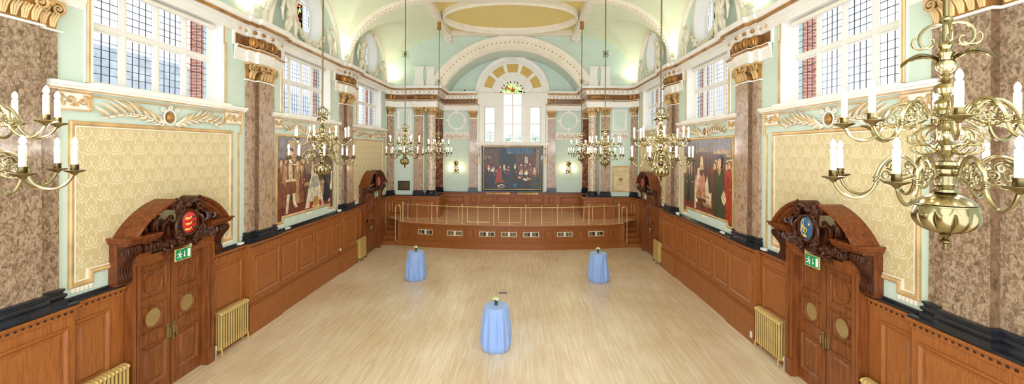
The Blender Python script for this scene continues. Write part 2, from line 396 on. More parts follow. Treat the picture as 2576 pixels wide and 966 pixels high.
# wall over the arch
RZ, RI, RO = 5.85, 4.24, 4.93
hx = sqrt(RI**2-(8.1-RZ)**2)
th = atan2(8.1-RZ, hx); A = [(RI*cos(a), 21.4, RZ+RI*sin(a)) for a in [pi-th-(pi-2*th)*i/48 for i in range(49)]]
b.strip(A, [(p[0], 21.4, 11.1) for p in A])
b.add([(-6.7, 21.4, 8.1), (-hx, 21.4, 8.1), (-hx, 21.4, 11.1), (-6.7, 21.4, 11.1)], [(0, 1, 2, 3)]); b.add([(6.7, 21.4, 8.1), (hx, 21.4, 8.1), (hx, 21.4, 11.1), (6.7, 21.4, 11.1)], [(0, 1, 2, 3)])
b.strip(A, [(p[0], 23.7, p[2]) for p in A])   # barrel over the recess
struct(b.build('wall_back', M['mint'], smooth=20))

# ------------------------------------------------------------------ ceiling
def cove(x): x = abs(x); return 8.1+2.65*sqrt(max(0, 1-((x-3.48)/3.07)**2)) if x > 3.48 else 10.75
def lun(y):
    z = 8.1
    for c in ALLB:
        d = abs(y-c)
        if d < 2.5: z = 8.1+2.48*sqrt(1-(d/2.5)**2)
    return z
b = MB()
for s in (-1, 1):
    xs = [3.48+3.07*sin(pi/2*i/56) for i in range(57)]; ys = []
    for c in ALLB: ys += [c+2.5*sin(pi/2*(j/26)) for j in range(-26, 27)]
    ys = [YN]+[y for y in ys if YN < y < 21.39]+[21.4]; ys = sorted(set(round(y, 4) for y in ys))
    vs = [(s*x, y, max(cove(x), lun(y))) for y in ys for x in xs]; nx = len(xs)
    b.add(vs, [(j*nx+i, j*nx+i+1, (j+1)*nx+i+1, (j+1)*nx+i) for j in range(len(ys)-1) for i in range(nx-1)])
vault = b.build('ceiling', M['minthi'], smooth=25); struct(vault)
b = MB(); b.box(-3.6, 3.6, YN, 21.4, 11.0, 11.1); cf = b.build('ceiling_field', M['ochre2'], vault)
EX, EYi, EXo, EYo = 2.98, 1.92, 3.14, 2.28
b = MB()
for s in (-1, 1):
    x0, x1 = sorted((s*3.13, s*3.5)); b.box(x0, x1, YN, 21.4, 10.76, 11.02); b.box(x0+.07, x1-.07, YN, 20.9, 10.70, 10.78)
for y in (0, 5.35, 10.72, 16.1): b.box(-3.2, 3.2, y-.22, y+.22, 10.76, 11.02); b.box(-3.2, 3.2, y-.13, y+.13, 10.70, 10.78)
b.box(-3.2, 3.2, 21.14, 21.4, 10.74, 11.02)
b.build('ceiling_beams', M['cream'], vault)
for c in (8.03, 13.4, 18.78):
    b = MB(); n = 96
    prof = [(1.0, 11.0), (1.0, 10.82), (.985, 10.74), (.95, 10.72), (.90, 10.73), (.885, 10.78), (.87, 10.80), (.855, 10.86), (.85, 11.0)]
    rings = [[(EXo*1.02*q*cos(2*pi*i/n), c+EYo*1.04*q*sin(2*pi*i/n)*(1 if q > .93 else 1), z) for i in range(n)] for q, z in prof]
    rings = []
    for k, (q, z) in enumerate(prof):
        t = k/(len(prof)-1); a_ = EXo+(EX-EXo)*t; b_ = EYo+(EYi-EYo)*t
        rings.append([(a_*cos(2*pi*i/n), c+b_*sin(2*pi*i/n), z) for i in range(n)])
    for k in range(len(rings)-1): b.strip(rings[k], rings[k+1], closed=True)
    for i in range(84):       # egg blocks on the inner face
        a = 2*pi*i/84; b.ell(((EX+.05)*cos(a), c+(EYi+.06)*sin(a), 10.85), (.04, .04, .045), 6, 4)
    b.build('ceiling_oval_moulding', M['cream'], vault)
    b = MB(); ii = [2*pi*i/n for i in range(n)]
    b.strip([(EX*cos(a), c+EYi*sin(a), 10.99) for a in ii], [(.02*cos(a), c+.02*sin(a), 11.0-.0) for a in ii], closed=True)
    b.build('ceiling_oval_panel', M['ochre2'], vault)
# transverse ribs and lunette bands
for s in (-1, 1):
    for c in PIL:
        b = MB(); n = 30
        pts = [(3.48+3.0*sin(pi/2*i/n)) for i in range(n+1)]
        for (hw, dz) in ((.30, .035), (.2, .075)):
            L1 = [(s*(x-dz*.8), c-hw, cove(x)-dz*.6) for x in pts]; L2 = [(s*(x-dz*.8), c+hw, cove(x)-dz*.6) for x in pts]
            U1 = [(s*x, c-hw, cove(x)+.05) for x in pts]; U2 = [(s*x, c+hw, cove(x)+.05) for x in pts]
            b.strip(L1, L2); b.strip(L1, U1); b.strip(L2, U2)
        for i in range(1, 46):      # scroll leaf relief on the rib
            a = pi/2*i/46; x = 3.48+3.0*sin(a); z = cove(x); yo = .07*(1 if i % 2 else -1)
            b.ell((s*(x-.07), c+yo, z-.055), (.035, .05, .035), 6, 4)
        struct(b.build(trimname(), M['cream']))
    for c in BAYS:
        b = MB(SD(s)); path = arc(c, 8.1, 2.33, pi, 0, 48, 2.33)
        b.sweep([(p[0], p[1]) for p in path], [(-.17, 0), (-.17, .1), (-.1, .12), (-.06, .07), (.06, .07), (.1, .13), (.15, .13), (.17, .0)])
        struct(b.build(trimname(), M['cream']))
# corbel brackets at the end of the long beams
for s in (-1, 1):
    b = MB(); x = s*3.31
    b.box(x-.2, x+.2, 20.95, 21.35, 10.62, 10.75); b.box(x-.16, x+.16, 21.0, 21.4, 10.38, 10.62)
    for q in (-1, 1): b.lathe((x+q*.13, 21.0, 10.5), [(0, -.06), (.08, -.06), (.085, 0), (.05, .05), (0, .06)], 14, axis=1); b.lathe((x+q*.13, 20.96, 10.5), [(.03, -.03), (.03, .0), (0, .03)], 10, axis=1)
    for q in (-.08, 0, .08): b.ell((x+q, 20.97, 10.36), (.045, .05, .07), 8, 5)
    b.ell((x, 20.94, 10.53), (.04, .04, .05), 8, 5)
    struct(b.build(trimname(), M['cream']))

# ------------------------------------------------------------------ cornice / entablature (plan sweeps)
def plan(d, brk=True, main=.0):
    # left half of plan line at wall offset; returns list from near-left to the centre
    P = [(-6.55, YN)]
    if brk:
        for c in PIL: P += [(-6.55, c-.58), (-6.49, c-.58), (-6.49, c-.30), (-6.40, c-.30), (-6.40, c+.30), (-6.49, c+.30), (-6.49, c+.58), (-6.55, c+.58)]
    return P
TAIL = [(-6.55, 20.95), (-6.45, 21.08), (-6.27, 21.36), (-6.15, 21.42), (-5.2, 21.42), (-5.2, 21.34), (-3.97, 21.34), (-3.97, 23.3)]
half = plan(0)+TAIL
cent = [(-2.46, 23.3), (-2.46, 23.24), (-2.0, 23.24)]
LP = half+cent
def mirror(P): return [(-x, y) for x, y in reversed(P)]
CORN = [(0, 7.72), (.05, 7.72), (.07, 7.74), (.07, 7.88), (.16, 7.90), (.26, 7.91), (.28, 7.97), (.33, 8.0), (.37, 8.06), (.37, 8.10), (0, 8.13)]
for sgn in (-1, 1):
    P = LP if sgn < 0 else mirror(LP)
    b = MB(); b.sweep(P, CORN)
    root = struct(b.build(trimname(), M['white']))
    b = MB(); b.sweep(P, [(.25, 7.908), (.30, 7.915), (.315, 7.965), (.28, 7.98)]); b.build('gilt_band', M['bronze'], root)
# architrave + frieze where it runs (pilaster breaks; across the back)
def shield_row(b, pts_fn, u0, u1, step, z, r=.035):
    n = max(1, int((u1-u0)/step))
    for i in range(n):
        p = pts_fn(u0+(i+.5)*(u1-u0)/n); b.ell((p[0], p[1], z), (r, r, r*1.1), 8, 5)
def entab(P, ends=True):
    b = MB(); b.sweep(P, [(0, 7.03), (.03, 7.03), (.03, 7.15), (.05, 7.16), (.05, 7.28), (.09, 7.33), (.12, 7.38), (.12, 7.40), (.02, 7.41), (.02, 7.42)])
    b.sweep(P, [(.02, 7.68), (.06, 7.69), (.08, 7.72), (0, 7.73)])
    r = struct(b.build(trimname(), M['white']))
    b = MB(); b.sweep(P, [(.015, 7.40), (.018, 7.42), (.018, 7.69), (.015, 7.70)]); b.build('marble_frieze', M['frieze'], r, smooth=0)
    b = MB(); b.sweep(P, [(.085, 7.325), (.11, 7.335), (.125, 7.365), (.12, 7.38)]); b.build('gilt_moulding', M['bronze'], r)
    b = MB()
    for i in range(len(P)-1):
        a, c = Vector(P[i]), Vector(P[i+1]); L = (c-a).length
        if L < .2: continue
        d = (c-a)/L; nn = Vector((d.y, -d.x)); k = max(1, int(L/.21))
        for j in range(k):
            p = a+d*(L*(j+.5)/k)+nn*.085; b.ell((p.x, p.y, 7.81), (.04, .04, .045), 8, 5)
    b.build('gilt_shields', M['gold'], r)
    return r
def leafball(b, c, r, out, n=6):
    # acanthus clasp: a bulged fan of leaf ribs
    for i in range(n):
        a = pi*(i/(n-1))-pi/2; 
        pts = []
        for j in range(7):
            t = j/6; hh = -1+2*t
            wv = cos(pi/2*hh)
            pts.append((c[0]+out[0]*r*.9*wv*cos(a)*1.0+out[1]*r*sin(a)*wv, c[1]+out[1]*r*.9*wv*cos(a)-out[0]*r*sin(a)*wv, c[2]+hh*.13))
        b.tube(pts, lambda t: .012+.028*sin(pi*t), 6)
def clasp_side(b, s, y, X, z=7.555):
    b.lathe((s*X, y, z-.13), [(.02, 0), (.10, .02), (.125, .08), (.13, .15), (.12, .21), (.09, .25), (.02, .26)], 12)
    for k in range(5):
        a = (0 if s < 0 else pi)+(-70+35*k)*pi/180
        pts = [(s*X+(.03+.115*sin(pi*(.12+.8*t)))*cos(a), y+(.03+.115*sin(pi*(.12+.8*t)))*sin(a), z-.14+.28*t) for t in [i/7 for i in range(8)]]
        b.tube(pts, lambda t: .014+.02*sin(pi*t), 6)
for s in (-1, 1):
    for c in PIL:
        P = [(s*6.55, c-1.0), (s*6.55, c-.56), (s*6.49, c-.56), (s*6.49, c-.28), (s*6.40, c-.28), (s*6.40, c+.28), (s*6.49, c+.28), (s*6.49, c+.56), (s*6.55, c+.56), (s*6.55, c+1.0)]
        if s > 0: P = P[::-1]
        r = entab(P)
        b = MB(); b.box(min(s*6.56, s*6.5), max(s*6.56, s*6.5), c-1.06, c-1.0, 7.38, 7.72); b.box(min(s*6.56, s*6.5), max(s*6.56, s*6.5), c+1.0, c+1.06, 7.38, 7.72); b.build('end_stop', M['white'], r)
        b = MB()
        clasp_side(b, s, c-.44, 6.48); clasp_side(b, s, c-.2, 6.38); clasp_side(b, s, c+.2, 6.38)
        b.tube([(s*6.39, c-.18, 7.555), (s*6.39, c+.18, 7.555)], .105, 14)
        for k in range(5): b.tube([(s*6.39+.11*cos(a), c-.11+.055*k, 7.555+.11*sin(a)) for a in [2*pi*i/14 for i in range(14)]], .012, 5, closed=True)
        for dy in (-.44, -.2, .2): b.ell((s*(6.44 if dy > -.4 else 6.5)-s*.12, c+dy, 7.81), (.05, .07, .05), 8, 5)
        b.build('gilt_leaf_clasps', M['bronze'], r)
    P = [(s*6.55, 20.95), (s*6.45, 21.08), (s*6.27, 21.36), (s*6.15, 21.42), (s*5.2, 21.42), (s*5.2, 21.34), (s*3.97, 21.34), (s*3.97, 23.3), (s*2.46, 23.3), (s*2.46, 23.24), (s*2.02, 23.24), (s*2.02, 23.3)]
    P2 = P if s < 0 else P[::-1]
    # beam block that carries the entablature from pier to recess wall
    b = MB(); x0, x1 = sorted((s*3.97, s*4.7)); b.box(x0, x1, 21.34, 23.4, 7.03, 8.1); b.build('bressummer', M['white'], struct_root := struct(entab(P2)))
    b = MB()
    for x in (-6.36, -6.2):
        b.lathe((s*abs(x), 21.22 if x < -6.3 else 21.36, 7.43), [(.02, 0), (.09, .03), (.11, .12), (.09, .22), (.02, .26)], 10)
    for x in (5.02, 4.18):
        b.lathe((s*x, 21.3, 7.43), [(.02, 0), (.09, .03), (.11, .12), (.09, .22), (.02, .26)], 10)
    b.tube([(s*4.95, 21.3, 7.56), (s*4.25, 21.3, 7.56)], .1, 14)
    for k in range(13): b.tube([(s*(4.9-.05*k), 21.3+.11*cos(a), 7.56+.11*sin(a)) for a in [2*pi*i/12 for i in range(12)]], .012, 5, closed=True)
    for x in (2.42, 2.1): b.lathe((s*x, 23.2, 7.43), [(.02, 0), (.08, .03), (.1, .12), (.08, .22), (.02, .26)], 10)
    b.build('gilt_leaf_clasps', M['bronze'], struct_root)

# ------------------------------------------------------------------ pilasters
def capital(b, T0, u0, u1, w, z0=6.60, z1=7.02, faces=True):
    # composite capital on a flat face from u0 to u1 projecting w
    old = b.T; b.T = T0; wd = u1-u0; h = z1-z0
    b.add([(u0, z0, 0), (u1, z0, 0), (u1, z0, w), (u0, z0, w), (u0-.03, z1-.05, 0), (u1+.03, z1-.05, 0), (u1+.03, z1-.05, w+.05), (u0-.03, z1-.05, w+.05)], [(0, 1, 2, 3), (4, 5, 6, 7), (0, 1, 5, 4), (1, 2, 6, 5), (2, 3, 7, 6), (3, 0, 4, 7)], 1)
    b.box(u0-.06, u1+.06, z1-.05, z1, -.0, w+.09)
    n = max(2, int(round(wd/.13)))
    for i in range(n):
        uc = u0+wd*(i+.5)/n
        for q in (-1, 0, 1):
            pts = [(uc+q*.02+q*.02*t, z0+.02+.2*t, w+.015+.03*t+(.05*max(0, t-.6)**1.2*3)) for t in [j/6 for j in range(7)]]
            pts.append((uc+q*.045, z0+.19, w+.1)); b.tube(pts, lambda t: .006+.017*sin(pi*(.15+.8*t)), 5)
    for q in (-1, 1):
        uc = (u0+.035) if q < 0 else (u1-.035)
        b.lathe((uc, z1-.13, w+.02), [(.09, -.04), (.095, .05), (.075, .055), (.07, .04), (.035, .045), (.03, .07), (0, .075)], 16, axis=2) if False else None
        b.tube(spiral(uc, z1-.13, .095, pi/2, 1.6, w+.085, 22, .15, -q), lambda t: .021-.009*t, 6)
        b.ell((uc, z1-.13, w+.06), (.03, .03, .035), 8, 5)
        b.tube([(uc, z1-.13, 0), (uc, z1-.13, w+.06)], .078, 12, mi=1)
    uc = (u0+u1)/2; b.ell((uc, z1-.06, w+.08), (.05, .05, .035), 8, 5)
    b.tube([(u0+.09, z1-.1, w+.05), (uc, z1-.12, w+.055), (u1-.09, z1-.1, w+.05)], .018, 6)
    b.T = old
def basemould(P, z0, z1):
    h = z1-z0; return [(0, z0), (.065, z0), (.065, z0+.3*h), (.035, z0+.38*h), (.06, z0+.5*h), (.06, z0+.62*h), (.03, z0+.7*h), (.03, z0+.78*h), (.045, z0+.84*h), (.045, z0+.95*h), (.01, z0+h), (0, z0+h)]
ZS0, ZS1 = 2.63, 6.60
pord = {0: 'nearest the camera', 1: 'between the first door bay and the mural', 2: 'between the mural and the far door'}
pord[1] = 'between near damask panel and mural'; pord[2] = 'between mural and far door'; pord[0] = 'brown, cut by the frame edge'
for s in (-1, 1):
    for k, c in enumerate(PIL):
        r = thing('marble_pilaster', (s*6.4, c, 2.38), 'stepped marble pilaster, gilt capital, on the %s wall %s' % (SIDE[s], pord[k]), 'pilaster', 'marble pilasters')
        mm = M['brown'] if k == 0 else M['pink']
        T = SD(s); b = MB(T)
        def shaft(a0, a1, w, e=.03, ms=0):
            n = 10
            for i in range(n):
                t0, t1 = i/n, (i+1)/n; f0, f1 = e*(1-t0**1.6), e*(1-t1**1.6)
                z0, z1 = ZS0+(ZS1-ZS0)*t0, ZS0+(ZS1-ZS0)*t1
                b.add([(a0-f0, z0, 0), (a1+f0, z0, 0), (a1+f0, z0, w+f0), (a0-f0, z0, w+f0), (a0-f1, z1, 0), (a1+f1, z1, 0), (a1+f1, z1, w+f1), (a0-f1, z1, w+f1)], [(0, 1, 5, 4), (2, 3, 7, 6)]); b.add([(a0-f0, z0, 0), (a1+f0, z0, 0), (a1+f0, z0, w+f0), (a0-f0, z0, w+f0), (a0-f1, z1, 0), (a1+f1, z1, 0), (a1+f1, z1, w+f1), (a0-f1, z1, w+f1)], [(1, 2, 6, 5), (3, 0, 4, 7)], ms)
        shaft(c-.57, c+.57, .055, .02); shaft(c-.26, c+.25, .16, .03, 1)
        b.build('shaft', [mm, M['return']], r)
        path = [(s*6.55, c-.6), (s*6.48, c-.6), (s*6.48, c-.29), (s*6.37, c-.29), (s*6.37, c+.28), (s*6.48, c+.28), (s*6.48, c+.6), (s*6.55, c+.6)]
        if s > 0: path = path[::-1]
        b = MB(); b.sweep(path, basemould(path, 2.385, ZS0+.01)); b.build('base', M['black'], r)
        b = MB(); b.sweep([(s*6.55, c-.57)] and (path if 0 else [(x+s*.01 if 0 else x, y) for x, y in path]), [(-.01, 6.555), (.02, 6.56), (.025, 6.585), (.0, 6.60), (-.02, 6.605)]); b.build('necking', M['white'], r)
        b = MB(); capital(b, T, c-.55, c-.30, .055); capital(b, T, c-.24, c+.24, .16); capital(b, T, c+.30, c+.55, .055); b.build('capital', [M['gold'], M['bronze']], r)
def flatpil(name, T, u0, u1, w, mat, loc, label, capw=.0):
    r = thing(name, loc, label, 'pilaster', 'marble pilasters'); b = MB(T); e = .02; n = 8
    for i in range(n):
        t0, t1 = i/n, (i+1)/n; f0, f1 = e*(1-t0**1.6), e*(1-t1**1.6); z0, z1 = ZS0+(ZS1-ZS0)*t0, ZS0+(ZS1-ZS0)*t1
        b.add([(u0-f0, z0, 0), (u1+f0, z0, 0), (u1+f0, z0, w+f0), (u0-f0, z0, w+f0), (u0-f1, z1, 0), (u1+f1, z1, 0), (u1+f1, z1, w+f1), (u0-f1, z1, w+f1)], [(0, 1, 5, 4), (1, 2, 6, 5), (2, 3, 7, 6), (3, 0, 4, 7)])
    b.build('shaft', mat, r)
    b = MB(T)
    for (o, za, zb) in ((.07, 2.385, 2.46), (.045, 2.46, 2.49), (.06, 2.49, 2.55), (.035, 2.55, 2.60), (.045, 2.60, 2.64)): b.box(u0-o, u1+o, za, zb, 0, w+o)
    b.build('base', M['black'], r)
    b = MB(T); b.box(u0-.02, u1+.02, 6.555, 6.605, 0, w+.02); b.build('necking', M['white'], r)
    b = MB(T); capital(b, T, u0, u1, w); b.build('capital', [M['gold'], M['bronze']], r); return r
for s in (-1, 1):
    # corner pilaster on the cant
    ax, ay = s*6.53, 21.1; bx, by = s*6.3, 21.5; L = sqrt((bx-ax)**2+(by-ay)**2); dx, dy = (bx-ax)/L, (by-ay)/L; nx_, ny_ = (-s*abs(dy), -abs(dx))
    Tc = lambda u, v, w, ax=ax, ay=ay, dx=dx, dy=dy, nx_=nx_, ny_=ny_: (ax+dx*u+nx_*w, ay+dy*u+ny_*w, v)
    flatpil('marble_pilaster', Tc, .03, L-.03, .07, M['pink'], (s*6.4, 21.3, 2.38), 'single brown marble pilaster in the %s corner beside the stage' % SIDE[s])
    u0, u1 = sorted((s*5.13, s*4.70))
    flatpil('marble_pilaster', BK(21.5), u0, u1, .12, M['pink'], (s*4.9, 21.5, 2.38), 'square pink marble pier pilaster left of the stage opening' if s < 0 else 'square pink marble pier pilaster right of the stage opening')
    u0, u1 = sorted((s*4.40, s*4.0))
    flatpil('marble_pilaster', BK(23.35), u0, u1, .12, M['red'], (s*4.2, 23.3, 2.38), 'dark red marble pilaster in the stage recess behind the %s round column' % SIDE[s])
    u0, u1 = sorted((s*2.44, s*2.03))
    flatpil('marble_pilaster', BK(23.35), u0, u1, .14, M['pink'], (s*2.2, 23.3, 2.38), 'pale pink marble pilaster on the recess wall %s of the large painting' % SIDE[s])
    # free-standing column
    r = thing('marble_column', (s*4.28, 21.62, 2.38), 'round grey and amber veined marble column %s of the stage opening' % SIDE[s], 'column')
    x, y = s*4.28, 21.62
    b = MB(); b.lathe((x, y, 0), [(.225, 2.6), (.225, 3.8), (.215, 5.2), (.20, 6.6)], 32); b.build('shaft', M['grey'], r)
    b = MB(); b.box(x-.29, x+.29, y-.29, y+.29, 2.385, 2.46); b.lathe((x, y, 0), [(.29, 2.46), (.30, 2.49), (.29, 2.53), (.25, 2.55), (.26, 2.6), (.235, 2.64)], 32); b.build('base', M['black'], r)
    b = MB(); b.lathe((x, y, 0), [(.19, 6.555), (.225, 6.56), (.225, 6.6), (.19, 6.61)], 32); b.build('necking', M['white'], r)
    b = MB(); b.lathe((x, y, 0), [(.2, 6.6), (.2, 6.85), (.27, 6.97), (.27, 6.97)], 24); b.box(x-.29, x+.29, y-.29, y+.29, 6.97, 7.02)
    for i in range(10):
        a = 2*pi*i/10
        for q in (-1, 0, 1):
            aa = a+q*.12; b.tube([(x+(.215+.04*t)*cos(aa), y+(.215+.04*t)*sin(aa), 6.62+.2*t) for t in [j/5 for j in range(6)]]+[(x+.3*cos(aa), y+.3*sin(aa), 6.8)], lambda t: .006+.017*sin(pi*(.15+.8*t)), 5)
    for qx in (-1, 1):
        for qy in (-1, 1):
            vx, vy = x+qx*.23, y+qy*.23
            b.tube([(p[0], vy+qy*.03, p[1]) for p in [(q[0], q[1]) for q in spiral(vx, 6.89, .085, pi/2, 1.6, 0, 20, .15, -qx)]], lambda t: .02-.008*t, 6)
            b.tube([(vx, vy-.06, 6.89), (vx, vy+.06, 6.89)], .06, 10)
    b.ell((x, y-.28, 6.96), (.05, .04, .05), 8, 5)
    b.build('capital', [M['gold'], M['bronze']], r)

# ------------------------------------------------------------------ wainscot
def panel(b, T, a0, a1, z0, z1, w, mi=0):
    old = b.T; b.T = T
    b.sweep(rect(a0, a1, z0, z1), [(-.016, w), (-.014, w+.026), (.012, w+.036), (.03, w+.016), (.05, w+.002), (.05, w)], closed=True, mi=mi)
    b.frus(a0+.085, a1-.085, z0+.085, z1-.085, w, w+.03, .03, mi)
    b.T = old
def cap_dentil_shade(b, T, a0, a1, w, mi, z=2.235):  # thin dark slabs painted as shaded gaps, no real recesses
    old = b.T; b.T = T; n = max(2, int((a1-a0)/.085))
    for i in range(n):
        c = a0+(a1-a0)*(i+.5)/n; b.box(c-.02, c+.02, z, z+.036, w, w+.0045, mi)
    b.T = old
def wainscot(T, a0, a1, w, panels, label_root=None, base=True, z0=0, endA=True, pl=(.95, 2.02)):
    r = label_root
    b = MB(T); b.box(a0, a1, z0, 2.2, 0, w)
    if base:
        b.box(a0-(.03 if endA else 0), a1+(.03 if endA else 0), z0, z0+.72, 0, w+.045)
        b.box(a0-(.032 if endA else 0), a1+(.032 if endA else 0), z0+.40, z0+.415, 0, w+.052)
        e = .02 if endA else 0
        b.box(a0-e, a1+e, z0+.71, z0+.735, 0, w+.062); b.box(a0-e*.6, a1+e*.6, z0+.735, z0+.755, 0, w+.035); b.box(a0-e*.6, a1+e*.6, z0+.755, z0+.775, 0, w+.045); b.box(a0, a1, z0+.775, z0+.79, 0, w+.015)
    r_ = struct(b.build(trimname(), M['wood'], smooth=0))
    for (p0, p1) in panels:
        b = MB(T); panel(b, T, p0, p1, pl[0], pl[1], w); b.build('panel', M['wood'], r_)
    e = .03 if endA else 0
    b = MB(T); b.box(a0-e*.3, a1+e*.3, 2.2, 2.29, 0, w+.02); b.box(a0-e, a1+e, 2.29, 2.315, 0, w+.05); b.box(a0-e*1.3, a1+e*1.3, 2.315, 2.345, 0, w+.07)
    b.build('cap_rail', M['wood'], r_, smooth=0)
    b = MB(T); cap_dentil_shade(b, T, a0+.02, a1-.02, w+.02, 0); b.build('dentil_gap_shade', M['slot'], r_, smooth=0)
    b = MB(T); b.box(a0-e, a1+e, 2.345, 2.385, 0, w+.04); b.build('ledge', M['black'], r_, smooth=0)
    return r_
for s in (-1, 1):
    T = SD(s)
    wP, w1, w2 = .16, .045, .11
    for k, c in enumerate(PIL): wainscot(T, c-.62, c+.74, wP, [(c-.5+.02, c+.62)])
    # bay one and three (door bays)
    c = BAYS[0]
    wainscot(T, PIL[0]+.74, c-.95, w1, [(PIL[0]+.80, c-1.10-.12)], endA=False)
    wainscot(T, c+.95, PIL[1]-.62, w1, [(c+1.12, PIL[1]-.78)], endA=False)
    c = BAYS[2]
    wainscot(T, PIL[2]+.74, c-.95, w1, [(PIL[2]+.82, c-1.12)], endA=False)
    wainscot(T, c+.95, 20.98, w1, [(c+1.15, 20.85)], endA=False, base=False)
    # bay two: four tall panels
    a0, a1 = PIL[1]+.74, PIL[2]-.62; n = 4; st = (a1-a0)/n
    wainscot(T, a0, a1, w2, [(a0+st*i+.08, a0+st*(i+1)-.08) for i in range(n)], endA=False)
    # behind the camera
    wainscot(T, YN, PIL[0]-.62, w1, [(2.7, 3.6), (3.75, 4.65)], endA=False)
    # black skirting upstand behind the ledge
    b = MB(T)
    for (p, q) in ((PIL[0]+.6, PIL[1]-.6), (PIL[1]+.6, PIL[2]-.6), (PIL[2]+.6, 21.0)): b.box(p, q, 2.385, 2.43, 0, .03)
    struct(b.build(trimname(), M['black'], smooth=0))
    # stage end: corner, front wall and pier
    x0, x1 = sorted((s*6.25, s*5.3)); wainscot(BK(21.5), x0, x1, .06, [(x0+.12, x1-.12)], endA=False, base=False, pl=(1.45, 2.1))
    Tc2 = lambda u, v, w, s=s: (s*(6.53-.23*u/.46)-s*.867*w, 21.1+.40*u/.46-.5*w, v)
    wainscot(Tc2, 0, .46, .06, [(.06, .4)], endA=False, base=False, pl=(1.45, 2.1))
    x0, x1 = sorted((s*5.26, s*3.78))
    b = MB(); b.box(x0, x1, 21.24, 22.05, 1.15, 2.25); b.box(x0-.05, x1+.05, 21.19, 22.1, 1.15, 1.62); b.box(x0-.03, x1+.03, 21.21, 22.08, 1.62, 1.66)
    pr = thing('oak_pedestal', (s*4.5, 21.6, 1.17), 'large panelled oak pedestal under the %s pier and round column' % SIDE[s], 'pedestal')
    b.build('body', M['wood'], pr, smooth=0)
    b = MB(); panel(b, BK(21.24), x0+.12, x1-.12, 1.74, 2.14, 0); b.build('panel', M['wood'], pr)
    b = MB(); b.box(x0-.06, x1+.06, 21.17, 22.12, 2.25, 2.30); b.box(x0-.09, x1+.09, 21.14, 22.14, 2.30, 2.345); b.build('cap', M['wood'], pr, smooth=0)
    b = MB(); b.box(x0-.04, x1+.04, 21.2, 22.1, 2.345, 2.385); b.build('ledge', M['black'], pr, smooth=0)
# recess wainscot
zz = 1.2
for (a0, a1, ps) in ((-4.65, -2.55, [(-4.5, -4.1), (-3.9, -2.75)]), (-2.55, -1.9, [(-2.42, -2.03)]), (-1.9, 1.9, [(-1.8, -1.0), (-.9, -.05), (.05, .9), (1.0, 1.8)]), (1.9, 2.55, [(2.03, 2.42)]), (2.55, 4.65, [(2.75, 3.9), (4.1, 4.5)])):
    wainscot(BK(23.35), a0, a1, .16 if abs(a0+a1) > 4 and abs(a0+a1) < 4 else .1, ps, endA=False, base=False, z0=zz, pl=(1.72, 2.14))
b = MB(); b.sweep([(-4.65, 23.35), (4.65, 23.35)], [(0, 1.2), (.16, 1.2), (.16, 1.55), (.12, 1.58), (0, 1.58)]); struct(b.build('baseboard_back', M['wood']))

